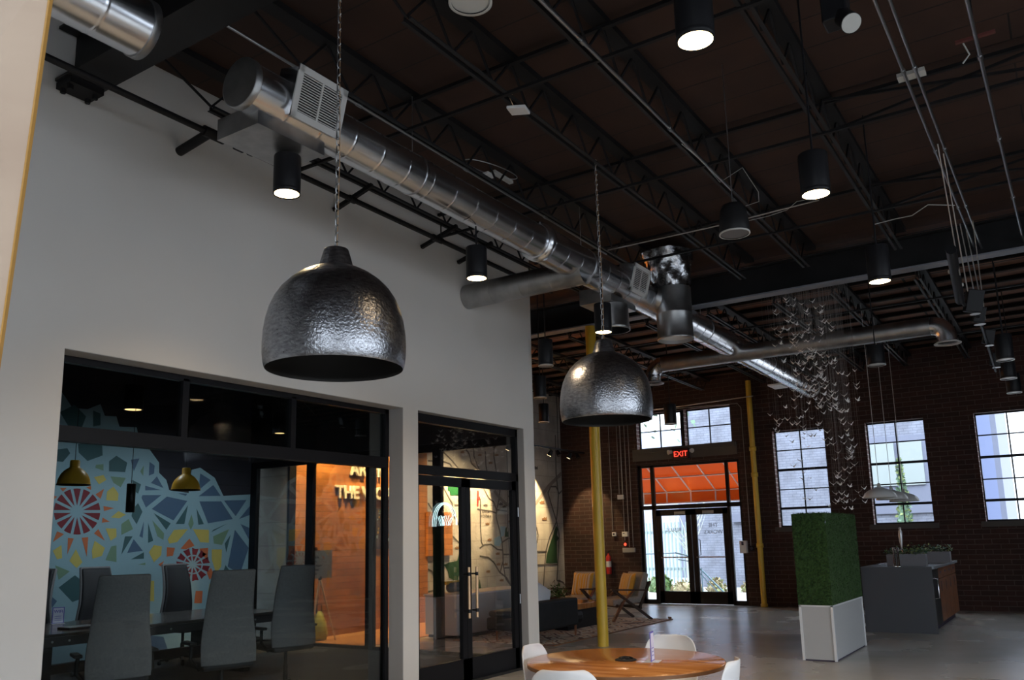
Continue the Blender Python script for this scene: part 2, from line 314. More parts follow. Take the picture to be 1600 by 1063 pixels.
# lobby walls
XL = -11.3
b = MB(); b.box((XL-.2, 10.1, 0), (XL, 19.5, 5.6), 'painted_block'); b.box((-12.25, 10.1, 0), (XL-.2, 10.3, 5.6), 'painted_block'); b.box((XL-.02, 10.1, 0), (XL+.04, 10.25, 5.4), 'frame_black'); struct(b.build('wall_lobby'))
b = MB(); b.box((XL, 10.25, 0), (XL + .03, 13.85, 5.4), 'wood_boards'); struct(b.build('trim_1'))
b = MB(); b.box((-12.25, 2.7, 0), (-12.05, 10.0, 4.5), 'mural_dark'); struct(b.build('wall_mural'))
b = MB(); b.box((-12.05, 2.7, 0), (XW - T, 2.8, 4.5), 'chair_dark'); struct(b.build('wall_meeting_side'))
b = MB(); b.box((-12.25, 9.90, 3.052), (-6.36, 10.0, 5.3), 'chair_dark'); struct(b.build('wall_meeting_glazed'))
b = MB(); b.box((-12.05, 2.8, 4.45), (XW - T, 9.90, 4.5), 'mural_dark'); struct(b.build('ceiling_meeting'))
b = MB(); b.box((-12.05, 2.8, 0), (XW - .03, 9.62, .012), 'carpet'); b.box((-12.05, 9.62, 0), (-6.3, 9.92, .012), 'carpet'); struct(b.build('floor_meeting'))
b = MB(); b.box((XL + .03, 10.0, 0), (-9.6, 13.85, .01), 'lobby_wood_floor'); struct(b.build('floor_lobby'))
# jambs of the two openings (grey painted returns)
b = MB()
for y0, y1, zt in OP:
    b.box((XW-T+.001, y0, zt-.004), (XW-.004, y1, zt), 'jamb_paint'); b.box((XW-T+.001, y1-.004, 0), (XW-.004, y1, zt), 'jamb_paint'); b.box((XW-T+.001, y0, 0), (XW-.004, y0+.004, zt), 'jamb_paint')
struct(b.build('trim_2'))

# ------------------------------------------------------------------ meeting room glazing
g = thing('glass_partition', (-6.2, 5.1, 0), 'black framed glass front of the meeting room with a thick black transom bar', 'glass partition')
b = MB(); y0, y1 = OP[0][0]+.006, OP[0][1]-.006; X0, X1 = -6.27, -6.205
b.box((X0, y0, 0), (X1, y0+.03, 3.04)); b.box((X0, y1-.05, 0), (X1, y1, 3.04)); b.box((X0, y0, 3.0), (X1, y1, 3.045)); b.box((X0-.03, y0, 2.405), (X1+.005, y1, 2.52))
for y in (4.40, 5.60): b.box((X0, y-.03, 2.5), (X1, y+.03, 3.02))
b.box((X0, y0, .012), (X1, y1, .06)); b.build('frame', 'frame_black', g)
MB().box((-6.245, y0+.03, 2.52), (-6.235, y1-.05, 3.0)).build('transom_glass', 'tint_glass', g)
MB().box((-6.245, y0+.03, .06), (-6.235, y1-.05, 2.405)).build('pane', 'tint_glass', g)
# side glazing towards the lobby
g = thing('side_glazing', (-9, 9.95, 0), 'black framed glazed wall between meeting room and lobby, seen through the meeting room', 'glass partition')
b = MB(); b.box((-12.04, 9.915, 2.93), (-6.38, 9.985, 3.05)); b.box((-12.04, 9.915, .012), (-6.38, 9.985, .06))
for x in (-11.96, -10.57, -9.23, -7.89, -6.46): b.box((x-.075, 9.91, 0), (x+.075, 9.99, 3.0))
b.build('frame', 'frame_black', g)
for xa, xb in ((-11.885, -10.645), (-10.495, -9.305), (-9.155, -7.965), (-7.815, -6.535)): MB().box((xa, 9.945, .06), (xb, 9.955, 2.93)).build('pane', 'clear_glass', g)
# double door with transom
d = thing('glazed_double_door', (-6.15, 8.3, 0), 'black framed glass double door with wooden bar handles in the white wall', 'door')
y0, y1 = OP[1][0]+.006, OP[1][1]-.006; X0, X1 = -6.17, -6.10
b = MB(); b.box((X0, y0, 0), (X1, y0+.05, 3.04)); b.box((X0, y1-.05, 0), (X1, y1, 3.04)); b.box((X0, y0, 2.95), (X1, y1, 3.045)); b.box((X0, y0, 2.36), (X1, y1, 2.46)); b.build('frame', 'frame_black', d)
MB().box((-6.14, y0+.05, 2.46), (-6.13, y1-.05, 2.95)).build('transom_glass', 'clear_glass', d)
ym = 8.24
for s_, (a, e) in enumerate(((y0+.055, ym-.004), (ym+.004, y1-.055))):
    b = MB(); b.box((X0+.01, a, .01), (X1-.01, a+.085, 2.35)); b.box((X0+.01, e-.085, .01), (X1-.01, e, 2.35)); b.box((X0+.01, a, 2.24), (X1-.01, e, 2.35)); b.box((X0+.01, a, .01), (X1-.01, e, .26))
    lf = b.build('door_leaf', 'frame_black', d); MB().box((-6.14, a+.085, .26), (-6.13, e-.085, 2.24)).build('pane', 'clear_glass', lf)
    yy = e - .05 if s_ == 0 else a + .05
    yy = ym + (-.055 if s_ == 0 else .10)
    hd = MB().tube([(-6.04, yy, .72), (-6.04, yy, 1.30)], .016, None, 10).build('bar_handle', 'brass', lf)
    b = MB()
    for z in (.80, 1.22): b.tube([(-6.11, yy, z), (-6.035, yy, z)], .010, None, 8); b.tube([(-6.04, yy, z-.02), (-6.04, yy, z+.02)], .02, None, 10)
    b.build('handle_bracket', 'black_metal', hd)
for y in (y1-.03,):
    b = MB(); b.tube([(-6.095, y, .8), (-6.095, y, .92)], .008); b.tube([(-6.095, y, 1.9), (-6.095, y, 2.02)], .008); b.build('hinge', 'steel_brushed', d)
# neon rainbow sign on the left leaf glass
n = thing('neon_sign', (-6.115, 7.86, 1.95), 'white neon rainbow arch with a W of parallel strokes glowing on the left door glass', 'neon sign')
def nn(pts, m='neon', r=.0036, nm='neon_tube'):
    P_ = [at(670 + a/16.35, 770 + c_/16.35, x=-6.118) for a, c_ in pts]; MB().tube(P_, r, None, 6).build(nm, m, n)
def arc(cx, base, rx, top, x1=None, e=1.0):
    return [(cx + rx*math.cos(PI - PI*t/16*e), base - (base-top)*math.sin(PI*t/16*e)**.85) for t in range(17)]
nn(arc(405, 870, 315, 255)[:15]); nn(arc(405, 870, 270, 280)[:15]); nn(arc(405, 870, 225, 300)[:15])
nn([(690, 640), (715, 700), (720, 830)], 'neon_warm', .006); nn([(665, 560), (690, 640), (690, 830)], 'neon_warm', .004)
for k in range(3):
    nn([(230 + 40*k, 620 - 18*k), (310 + 35*k, 850)], 'neon', .0028)
for k in range(3): nn([(400 - 32*k, 610), (350 - 8*k, 660), (400 - 20*k, 840)], 'neon', .0028)
for k in range(3): nn([(420 + 45*k, 585), (385 + 50*k, 700), (410 + 50*k, 840)], 'neon', .0028)
for k in range(3): nn([(625 - 35*k, 585 + 30*k), (550 - 30*k, 840)], 'neon', .0028)

# ------------------------------------------------------------------ mural in the meeting room
mu = thing('wall_mural_painting', (-12.04, 8.2, 1.5), 'geometric mural of red wheels, yellow petals and blue shards on a dark wall', 'mural')
b = MB()
def A(x, y): return (60 + x/4.428, 660 + y/4.428)
def B(x, y): return (x/3.757, 780 + y/3.757)
def poly(pts, m, lay, tr=A, th=.003):
    P_ = [at(*tr(*p), x=-12.046 + .003*lay) for p in pts]; b.prism(P_, (-th, 0, 0), m)
poly([(-150, 420), (20, -400), (190, -170), (235, -100), (340, -90), (430, -125), (460, -45), (540, -40), (560, 30), (680, 35), (690, 90), (770, 190), (835, 280), (835, 350), (885, 400), (905, 470), (1040, 490), (1060, 330), (1120, 315), (1220, 385), (1280, 510), (1470, 500), (1505, 535), (1470, 1700), (-400, 1700)], 'm_pale', 0)
# dim cells high up
for q in ([(210, 30), (150, -70), (250, -120), (330, -40), (300, 40)], [(380, -80), (430, -60), (430, 20), (380, 30)]): poly(q, 'm_teal', 1)
cells = dict(
 m_blue=[[(1120,355),(1192,400),(1110,470)],[(1210,435),(1262,510),(1110,512)],[(785,600),(890,515),(1030,545),(935,680)],[(1115,548),(1265,548),(1345,670),(1175,700)],[(1285,542),(1440,538),(1365,650)],[(1480,560),(1480,635),(1390,670)],[(720,505),(850,505),(745,590),(715,525)],[(1360,745),(1455,870),(1395,1050),(1310,1000)],[(1400,705),(1478,740),(1478,850)],[(820,375),(865,455),(780,420)],[(770,275),(805,300),(800,355),(765,370)],[(740,440),(850,470),(740,472)],[(660,810),(722,890),(615,905)],[(700,790),(730,690),(722,800)],[(640,260),(700,250),(660,340)],[(960,490),(1030,495),(1020,510)]],
 m_teal=[[(600,790),(652,790),(575,915)],[(655,600),(690,560),(720,620),(680,705),(645,650)],[(1035,575),(1010,705),(950,705)],[(1095,600),(1145,705),(1108,710)],[(800,630),(915,700),(885,745)],[(640,950),(730,900),(730,945)],[(760,700),(795,820),(760,835)],[(490,270),(540,232),(615,280),(600,345),(490,340)],[(275,150),(440,142),(445,230),(340,268),(280,210)],[(120,190),(200,180),(220,215),(170,275),(118,270)],[(1210,745),(1310,700),(1200,760)],[(1270,1063),(1350,1063),(1295,990)],[(650,400),(710,430),(690,495),(655,470)],[(1300,900),(1330,780),(1290,840)],[(40,1000),(80,1030),(75,1090),(40,1100)]],
 m_sage=[[(500,375),(605,385),(570,450),(520,420)],[(575,705),(625,670),(655,740),(575,780)],[(790,680),(870,770),(865,815),(825,790)],[(505,860),(540,852),(540,968),(465,955)],[(1210,790),(1320,740),(1270,850),(1215,840)],[(1060,640),(1075,700),(1055,745),(1038,705)],[(690,985),(740,972),(740,990)],[(400,295),(450,290),(450,335),(395,315)],[(705,340),(730,300),(725,370)]],
 m_yellow=[[(475,480),(520,445),(555,495),(550,545),(470,540)],[(385,380),(450,365),(470,400),(420,430)],[(500,660),(555,615),(605,640),(560,665)],[(465,735),(540,735),(540,795),(500,820)],[(100,890),(160,850),(165,940),(130,950)],[(370,890),(390,820),(460,870),(440,925),(375,945)],[(215,960),(260,880),(305,970),(265,1010)],[(895,810),(940,745),(1035,740),(960,830),(905,840)],[(1070,740),(1180,745),(1180,835),(1120,830)],[(765,900),(800,850),(855,860),(850,920),(800,970)],[(1200,880),(1270,880),(1265,1000),(1230,1045),(1200,950)],[(90,400),(118,440),(90,475)],[(60,760),(80,770),(70,810)]],
 m_orange=[[(395,500),(455,460),(430,530)],[(450,580),(525,595),(455,615)],[(445,660),(495,690),(440,695)],[(385,770),(415,740),(460,820)],[(300,800),(345,795),(335,930)],[(205,800),(245,805),(200,915)],[(130,755),(178,775),(100,830)],[(75,600),(95,620),(70,650)],[(80,500),(130,515),(95,545)],[(70,700),(100,700),(70,735)],[(330,450),(365,440),(365,470)],[(150,455),(195,455),(170,480)],[(985,875),(1045,805),(1080,855),(1020,880)],[(890,865),(945,870),(930,925),(888,930)],[(1115,875),(1175,870),(1170,955),(1125,910)],[(1165,1040),(1195,1010),(1215,1060),(1185,1090)],[(830,985),(870,960),(850,1000)]])
for m, l in cells.items():
    for q in l: poly(q, m, 1)
for m, l in dict(m_teal=[[(345,520),(440,448),(468,470),(468,590),(425,605)],[(255,400),(290,400),(300,470),(260,480)]], m_sage=[[(325,390),(410,425),(345,475)]], m_blue=[[(870,800),(960,810),(990,900),(880,918)],[(300,570),(335,600),(305,640)],[(1150,830),(1200,830),(1200,850)]],
                 m_yellow=[[(880,480),(905,480),(905,600),(880,600)],[(1230,500),(1270,490),(1250,610),(1215,600)]], m_orange=[[(1150,540),(1190,540),(1185,612),(1140,612)]]).items():
    for q in l: poly(q, m, 1, B)
for k in range(14):
    a0 = 2*PI*(k+.14)/14; a1 = 2*PI*(k+.86)/14; r = 160
    poly([(268 + 42*math.cos((a0+a1)/2), 618 + 42*math.sin((a0+a1)/2))] + [(268 + r*math.cos(a0 + (a1-a0)*j/3), 618 + r*math.sin(a0 + (a1-a0)*j/3)) for j in range(4)], 'm_red', 1)
for k in range(11):                                   # the second, ragged flower
    a0 = 2*PI*(k+.16)/11; a1 = 2*PI*(k+.84)/11; c0 = (1070, 985)
    f = lambda r, a: (c0[0] + r*math.cos(a), c0[1] + r*.98*math.sin(a))
    poly([f(24, (a0+a1)/2), f(58, a0), f(62, a1)], 'm_red', 1); poly([f(70, a0), f(118, a0), f(112, (a0+a1)/2), f(118, a1), f(70, a1)], 'm_red', 1)
b.build('painted_pattern', 'm_pale', mu)

# ------------------------------------------------------------------ painted map wall in the lobby
mp = thing('map_wall_painting', (XL+.01, 16, 1.5), 'painted neighbourhood map of grey roads and green parks on the pale lobby wall', 'mural')
b = MB()
def G(x, y): return (640 + x/4.83, 740 + y/4.83)
def Hh(x, y): return (730 + x/4.83, 740 + y/4.83)
def Q(x, y): return (820 + x/4.09, 680 + y/4.09)
def U(x, y): return (590 + x/5.315, 600 + y/5.315)
def road(pts, tr, wd=.035, m='road'):
    P_ = [at(*tr(*p), x=XL+.006) for p in pts]
    for i in range(len(P_)-1): b.bar(P_[i], P_[i+1], wd, .004, m, up=(1, 0, 0))
for q in ([(120,105),(165,190),(200,215),(222,280),(218,330),(245,430),(262,510),(270,600),(272,690),(290,790),(330,850)], [(250,105),(240,200),(222,275),(300,285)], [(75,270),(120,278),(180,285),(220,300)], [(100,190),(100,400),(108,520),(120,545)],
          [(95,565),(130,540),(180,535),(230,575),(265,578)], [(265,520),(310,490),(345,490)], [(305,105),(308,400),(320,600),(325,850)], [(95,625),(160,635),(200,670),(245,745),(300,790),(328,840)], [(275,612),(345,612)], [(275,715),(350,710)], [(268,670),(250,745)], [(330,850),(320,880),(350,890)], [(210,900),(345,885)], [(345,100),(348,300)]): road(q, Hh)
road([(205,130),(250,190),(300,235),(350,250)], Hh, .08, 'road_wide')
for q in ([(250,95),(290,170),(320,220),(340,330),(390,420),(410,500),(440,570)], [(395,95),(420,200),(424,330),(430,420)], [(340,240),(424,244)], [(140,225),(180,290)], [(320,470),(424,575),(400,610)], [(140,725),(170,740),(190,800)], [(140,895),(180,885)]): road(q, G)
for q in ([(195,0),(200,250),(215,380),(210,480),(200,560),(160,650),(135,740),(125,870),(120,970)], [(260,330),(220,375),(200,330),(165,330),(148,370),(205,560),(220,640),(210,850),(205,930)], [(80,745),(140,745)], [(80,832),(210,828)], [(205,930),(240,940),(258,960)], [(75,590),(85,640),(78,690)]): road(q, Q, .04)
road([(68,440),(150,330),(240,240)], Q, .10, 'road_wide')
for q in ([(545,480),(540,560),(620,640),(680,715)], [(700,500),(760,580),(780,660),(850,730)], [(800,470),(800,600),(830,680),(855,730)], [(895,560),(900,680),(912,740)], [(970,470),(965,600),(990,745)], [(1070,480),(1080,740)], [(420,640),(540,645),(600,665),(625,700)]): road(q, U)
def blob(pts, tr, m, th=.004): b.prism([at(*tr(*p), x=XL+.010) for p in pts], (-th, 0, 0), m)
blob([(262,690),(300,672),(360,660),(375,600),(390,598),(395,625),(420,640),(430,760),(420,850),(395,800),(370,770),(360,860),(350,850),(325,800),(300,790),(290,740)], G, 'map_green')
blob([(290,95),(385,95),(385,130),(378,165),(310,165),(305,135),(290,130)], G, 'map_sign_green')
blob([(200,580),(212,600),(205,640),(218,660),(205,680),(205,750),(208,820),(135,820),(140,770),(160,700),(185,630)], Q, 'map_green')
blob([(290,415),(300,405),(300,440),(315,440),(312,480),(285,480)], Hh, 'map_green'); blob([(95,800),(110,900),(85,905)], Hh, 'map_green')
blob([(205,490),(250,470),(260,520),(245,550),(205,545)], Hh, 'map_blue'); blob([(250,400),(290,400),(280,470),(255,480)], Hh, 'map_blue')
blob([(75,130),(88,130),(88,175),(97,175),(97,200),(88,205),(85,250),(75,250)], Hh, 'map_red')
random.seed(3)
for tr, l in ((Hh, [(140,240),(255,230),(155,380),(170,500),(232,605),(238,685),(292,685),(160,740),(262,805),(325,170),(325,360),(285,250)]), (G, [(380,205),(360,560)]), (Q, [(112,430),(128,535),(70,210)]), (U, [(585,530),(705,565),(850,590),(990,590),(940,655)])):
    for x, y in l:                                     # little painted buildings
        blob([(x-14,y+10),(x-16,y-2),(x-6,y-4),(x-4,y-12),(x+4,y-4),(x+12,y-12),(x+14,y+10)], tr, 'map_tan' if y > 300 else 'road')
b.build('painted_roads', 'road', mp)
p_ = at(*Hh(140, 300), x=XL+.012); text('UPPER', .10, .001, p_, FX, 'road', 'lettering', mp); p_ = at(*Hh(140, 335), x=XL+.012); text('WESTSIDE', .10, .001, p_, FX, 'road', 'lettering', mp)
# brown cabinet panel on the map wall
k0, k1 = at(668, 800, x=XL+.08), at(707, 868, x=XL+.08)
cb_ = thing('wall_cabinet', (XL+.04, (k0.y+k1.y)/2, k1.z), 'flat brown wood cabinet on the lobby wall, seen through the left door leaf', 'cabinet')
MB().box((XL+.031, k0.y, k1.z), (XL+.09, k1.y, k0.z), 'wood_boards').build('body', 'wood_boards', cb_)
MB().box((XL+.09, k0.y+.15, 1.75), (XL+.11, k0.y+.3, 1.95)).build('control_panel', 'black_plastic', cb_)
# lettering on the wood wall
L1 = thing('wall_lettering', (XL+.04, 11.6, 2.6), 'cream raised letters reading ART IN THE WORKS on the orange wood wall', 'sign')
for s_, z in (('ART IN', 2.80), ('THE WORKS', 2.40)):
    p_ = at(*( (547, 742) if s_ == 'ART IN' else (524, 778)), x=XL+.06)
    o = text(s_, .33, .02, (XL+.065, p_.y, p_.z), FX, 'letters', 'lettering', L1, 'LEFT', bold=.008)
po0, po1 = at(586, 795, x=XL+.05), at(612, 857, x=XL+.05)
po = thing('framed_poster', (XL+.05, po0.y, po1.z), 'dark illustrated poster at the right of the orange wood wall', 'poster')
MB().box((XL+.032, po0.y, po1.z), (XL+.06, po1.y, po0.z), 'ink').build('sheet', 'ink', po)
b = MB(); random.seed(5)
for k in range(26):
    y = random.uniform(po0.y+.03, po1.y-.05); z = random.uniform(po1.z+.05, po0.z-.05); b.box((XL+.06, y, z), (XL+.062, y+random.uniform(.02, .08), z+random.uniform(.01, .06)), random.choice(['purple', 'amber', 'm_sage', 'm_pale']))
b.build('printed_art', 'ink', po)

# ------------------------------------------------------------------ roof steel
def ibeam(name, y, z0, x0, x1, label, flm, wd=.2, dp=.45):
    t = thing(name, ((x0+x1)/2, y, z0), label, 'beam', 'roof beams')
    MB().box((x0, y-.012, z0+.02), (x1, y+.012, z0+dp-.02)).build('web', 'beam_steel', t)
    MB().box((x0, y-wd/2, z0), (x1, y+wd/2, z0+.022)).build('bottom_flange', flm, t)
    MB().box((x0, y-wd/2, z0+dp-.022), (x1, y+wd/2, z0+dp)).build('top_flange', 'beam_steel', t)
    return t
nb = ibeam('steel_beam', 3.15, 5.05, XW + .02, 7.9, 'black steel beam ending at the white wall, nearest the camera at top left', 'beam_steel', .3)
b = MB(); b.box((XW+.003, 3.02, 5.0), (XW+.20, 3.28, 5.05))
for q in ((XW+.05, 3.05), (XW+.15, 3.05), (XW+.05, 3.24), (XW+.15, 3.24)): b.lathe((q[0], q[1], 4.965), [(.02, 0), (.02, .035)], None, 6, False, True)
b.build('bearing_plate', 'black_steel', nb)
ibeam('steel_beam', 11.76, 4.95, -12.9, 7.9, 'black steel beam with pale grey bottom flange over the yellow column', 'grey_flange', .2, .44)
def joist(x, y0, y1, label, dp=.375, off=0):
    t = thing('open_web_joist', (x, (y0+y1)/2, dz((y0+y1)/2) - dp), label, 'joist', 'open web roof joists')
    zt = lambda y: dz(y) - .03 - off; zb = lambda y: dz(y) - dp
    MB().bar((x, y0, zt(y0)), (x, y1, zt(y1)), .13, .055).build('top_chord', 'black_steel', t)
    b = MB()
    for s_ in (-1, 1):
        b.bar((x+s_*.022, y0+.8, zb(y0+.8)), (x+s_*.022, y1-.35, zb(y1-.35)), .006, .035); b.bar((x+s_*.034, y0+.8, zb(y0+.8)-.016), (x+s_*.034, y1-.35, zb(y1-.35)-.016), .03, .005)
    b.build('bottom_chord', 'joist_steel', t)
    b = MB(); n_ = int((y1-y0-.9)/.27); pts = [(x, y0+.06, zt(y0))]
    for k in range(n_+1):
        y = y0 + .8 + (y1-y0-1.15)*k/n_; pts.append((x, y, zb(y)+.01 if k % 2 == 0 else zt(y)-.01))
    pts.append((x, y1-.06, zt(y1)))
    for i in range(len(pts)-1): b.bar(pts[i], pts[i+1], .016, .016)
    b.build('web', 'black_steel', t); return t
JX = [-5.62, -4.55, -3.5, -2.64, -1.5, .62, 2.6]
nm = ['beside the white wall', 'above the long spiral duct', 'above the hanging dome lamps', 'carrying the grey conduit, right of the dome lamps', 'above the row of right hand downlights', 'at the far right edge', 'beyond the right edge']
for i, x in enumerate(JX):
    joist(x, 3.30, 11.60, 'black open web joist ' + nm[i] + ', nearer bay')
for i, x in enumerate([-10.2, -8.6, -7.1] + JX[:5] + [.62]):
    joist(x, 11.90, 19.45, 'black open web joist in the farther bay ' + ['by the lobby wall', 'over the sofa corner', 'over the armchairs', 'left of the spiral duct', 'over the spiral duct', 'left of the paper birds', 'over the paper birds', 'over the grey island', 'at the right edge'][i], off=.065)
for x in (-4.55, -3.5, -2.64, -1.5, .62):
    joist(x, -4.9, 2.98, 'black open web joist behind the near beam ' + {-4.55: 'over the short duct', -3.5: 'third from the wall', -2.64: 'fourth from the wall', -1.5: 'fifth from the wall', .62: 'farthest from the wall'}[x])
# bridging between joists
for y, lb in ((5.30, 'nearest the first dome lamp'), (7.50, 'midway along the bay'), (9.70, 'nearest the grey flanged beam')):
    t = thing('bridging_bar', (-2, y, dz(y)-.2), 'black cross bridging bars tying the roof joists, ' + lb, 'bracing', 'cross bridging')
    MB().box((XW+.01, y-.016, dz(y)-.41), (7.9, y+.016, dz(y)-.385)).build('bottom_bar', 'black_steel', t)
    MB().box((XW+.01, y+.08, dz(y)-.085), (7.9, y+.12, dz(y)-.055)).build('top_bar', 'black_steel', t)
    b = MB()
    for xa, xb in ((-1.5, .62), (.62, 2.6)):
        b.bar((xa, y+.03, dz(y)-.07), (xb, y+.03, dz(y)-.38), .022, .022); b.bar((xa, y+.06, dz(y)-.38), (xb, y+.06, dz(y)-.07), .022, .022)
    b.build('diagonal_bars', 'black_steel', t)
for y in (13.9, 16.6):
    t = tag(MB().box((-11, y-.015, dz(y)-.41), (3, y+.015, dz(y)-.385)).build('bridging_bar', 'black_steel'), 'thin black bridging bar under the farther bay joists, ' + ('nearer' if y < 15 else 'farther') + ' one', 'bracing', 'cross bridging')
# columns
def column(x, y, r, z1, label, rings):
    t = thing('yellow_column', (x, y, 0), label, 'column')
    MB().lathe((x, y, 0), [(r, 0), (r, z1)], 'yellow_paint', 32, True, True).build('shaft', 'yellow_paint', t)
    for z in rings: MB().lathe((x, y, z), [(r, -.05), (r*1.28, -.045), (r*1.28, .045), (r, .05)], 'yellow_paint', 32).build('collar', 'yellow_paint', t)
    return t
column(-6.19, 11.76, .083, 4.95, 'round yellow steel column standing beside the rug', [])
column(-6.10, 19.36, .062, 5.15, 'yellow pipe with collars against the brick right of the entrance', [1.35, 2.95, 3.55, .02])

# ------------------------------------------------------------------ ducts
def ductrun(pts, r, m='galvanised', seam=.31, n=40, crimp=.0013):
    b = MB(); a = Vector(pts[0]); e = Vector(pts[1]); d = e - a; L = d.length; d.normalize()
    k = max(1, int(L/seam)); P_, R_ = [], []
    for i in range(k+1):
        s_ = L*i/k
        for ds, dr in ((-.02, 0), (-.008, 0), (-.005, crimp), (.005, crimp), (.008, 0), (.02, 0)):
            if 0 < i < k: P_.append(a + d*(s_+ds)); R_.append(r+dr)
        if i == 0: P_.append(a); R_.append(r)
        if i == k: P_.append(a + d*L); R_.append(r)
    b.ring(P_, n, R_, m, False); return b
def zd(y): return 4.773 - .0063*(y-3.5)
XD = -4.5; RD = .200
dm = thing('spiral_duct', (XD, 11, 4.6), 'long galvanised round duct running from the capped end toward the brick wall', 'duct')
ductrun([(XD, 3.52, zd(3.52)), (XD, 7.40, zd(7.4))], .176).build('duct_body', 'galvanised', dm)
ductrun([(XD, 7.46, zd(7.46)), (XD, 18.55, zd(18.55))], RD).build('duct_body', 'galvanised', dm)
MB().ring([(XD, 7.37, zd(7.4)), (XD, 7.38, zd(7.4)), (XD, 7.48, zd(7.4)), (XD, 7.49, zd(7.4))], 40, [.177, RD+.012, RD+.012, RD], 'galvanised', False).build('flange_ring', 'galvanised', dm)
def capend(y, y2, z, nm_, par, r):
    MB().ring([(XD, y, z), (XD, y+(.004 if y2 > y else -.004), z), (XD, y+(.05 if y2 > y else -.05), z)], 40, [r-.004, r+.006, r+.006], 'galvanised_dull', True).build(nm_, 'galvanised_dull', par)
capend(3.50, 3.6, zd(3.5), 'end_cap', dm, .178)
capend(18.57, 18.5, zd(18.55), 'end_cap', dm, RD+.002)
def grille(y0, y1, zc, hgt, par, x=XD+.17, tilt=.25, ns=15):
    """a white louvred register on the room side of the duct, tipped a little downward"""
    rt = Matrix.Translation((x, 0, zc)) @ Matrix.Rotation(tilt, 4, 'Y') @ Matrix.Translation((-x, 0, -zc))
    def bb(nm_, m, boxes, p):
        b = MB()
        for lo, hi in boxes: b.box(lo, hi, m)
        b.v = [(rt @ v) for v in b.v]; return b.build(nm_, m, p)
    sl = bb('supply_box', 'galvanised', [((x-.16, y0+.015, zc-hgt/2+.015), (x+.05, y1-.015, zc+hgt/2-.015))], par)
    f = .05
    fr = bb('grille_frame', 'white_metal', [((x+.05, y0, zc-hgt/2), (x+.062, y1, zc-hgt/2+f)), ((x+.05, y0, zc+hgt/2-f), (x+.062, y1, zc+hgt/2)), ((x+.05, y0, zc-hgt/2), (x+.062, y0+f, zc+hgt/2)), ((x+.05, y1-f, zc-hgt/2), (x+.062, y1, zc+hgt/2)),
        ((x+.052, (y0+y1)/2-.008, zc-hgt/2), (x+.060, (y0+y1)/2+.008, zc+hgt/2))], par)
    bb('grille_slats', 'white_metal', [((x+.048, y0+f*.8, zc-hgt/2+f+(hgt-2*f)*(k+.32)/ns), (x+.058, y1-f*.8, zc-hgt/2+f+(hgt-2*f)*(k+.68)/ns)) for k in range(ns)], fr)
    bb('grille_back', 'black_plastic', [((x+.0502, y0+f*.8, zc-hgt/2+f*.8), (x+.0508, y1-f*.8, zc+hgt/2-f*.8))], fr)
grille(3.80, 4.28, 4.80, .38, dm)
grille(9.30, 9.78, 4.81, .36, dm, ns=12)
for y0, y1, z0, z1, x0, x1 in ((3.62, 4.25, 4.50, 4.66, -4.88, -4.44), (9.05, 9.75, 4.47, 4.66, -4.90, -4.46)):
    MB().box((x0, y0, z0), (x1, y1, z1), 'galvanised_dull').build('plenum_box', 'galvanised_dull', dm)
b = MB()
for y in (5.35, 8.4, 12.2, 15.4):
    rr = .176 if y < 7.4 else RD; b = MB(); b.ring([(XD, y-.012, zd(y)), (XD, y-.011, zd(y)), (XD, y+.011, zd(y)), (XD, y+.012, zd(y))], 40, [rr, rr+.004, rr+.004, rr], 'steel_brushed', False); b.tube([(XD, y, zd(y)+RD), (XD, y, dz(y)-.02)], .004, 'steel_brushed', 6); b.build('hanger_strap', 'steel_brushed', dm)
MB().box((XD-.34, 16.6, zd(17)-.20), (XD-.08, 17.1, zd(17)-.17), 'white_metal').build('bottom_grille', 'white_metal', dm)
d2 = thing('spiral_duct', (XD, 0, 4.6), 'short galvanised duct end with a grille at the top left corner, before the near beam', 'duct')
ductrun([(XD, -3, 4.80), (XD, 2.76, 4.78)], .18).build('duct_body', 'galvanised', d2)
capend(2.78, 2.7, 4.78, 'end_cap', d2, .182)
grille(1.75, 2.25, 4.84, .40, d2)
# branch into the white wall
d3 = thing('branch_duct', (-5.3, 8.17, 4.5), 'straight galvanised branch duct entering the white wall under the long duct', 'duct')
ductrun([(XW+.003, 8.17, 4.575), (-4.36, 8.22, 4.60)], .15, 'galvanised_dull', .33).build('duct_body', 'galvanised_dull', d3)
# vertical boot with the foil flexible sleeve
hc = Vector((-4.18, 10.35, 0)); 
d4 = thing('vertical_duct', (hc.x, hc.y, 4.2), 'wide vertical galvanised duct with crumpled foil sleeve and open bottom beside the long duct', 'duct')
HB = 4.16; HR = .235
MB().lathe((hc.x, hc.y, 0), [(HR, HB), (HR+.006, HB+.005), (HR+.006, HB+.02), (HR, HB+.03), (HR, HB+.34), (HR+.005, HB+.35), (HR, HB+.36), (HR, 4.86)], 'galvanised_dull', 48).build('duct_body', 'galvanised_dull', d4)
b = MB(); b.lathe((hc.x, hc.y, 0), [(HR-.006, HB), (HR-.006, 4.5)], 'steel_brushed', 48); b.disc((hc.x, hc.y, HB+.05), HR-.006, 'white_metal', 48, -1); b.build('inner_liner', 'pale_lens', d4)  # pale disc across the bottom paints the lit inside of the duct
random.seed(11)
b = MB(); b.lathe((hc.x, hc.y, 0), [(HR+.01 + .11*(k/22)**1.3, 4.86 + .50*k/22) for k in range(23)], 'foil', 64)
for v in b.v:
    f = (v.z-4.86)/.5; a_ = math.atan2(v.y-hc.y, v.x-hc.x)
    q_ = .012*math.sin(a_*5+f*7) + .006*math.sin(a_*11-f*13+1) + random.uniform(-.004, .004); q_ *= min(1, f*6)
    v.x += math.cos(a_)*q_ - .07*f; v.y += math.sin(a_)*q_; v.z += random.uniform(-.006, .006)
b.build('foil_sleeve', 'foil', d4)
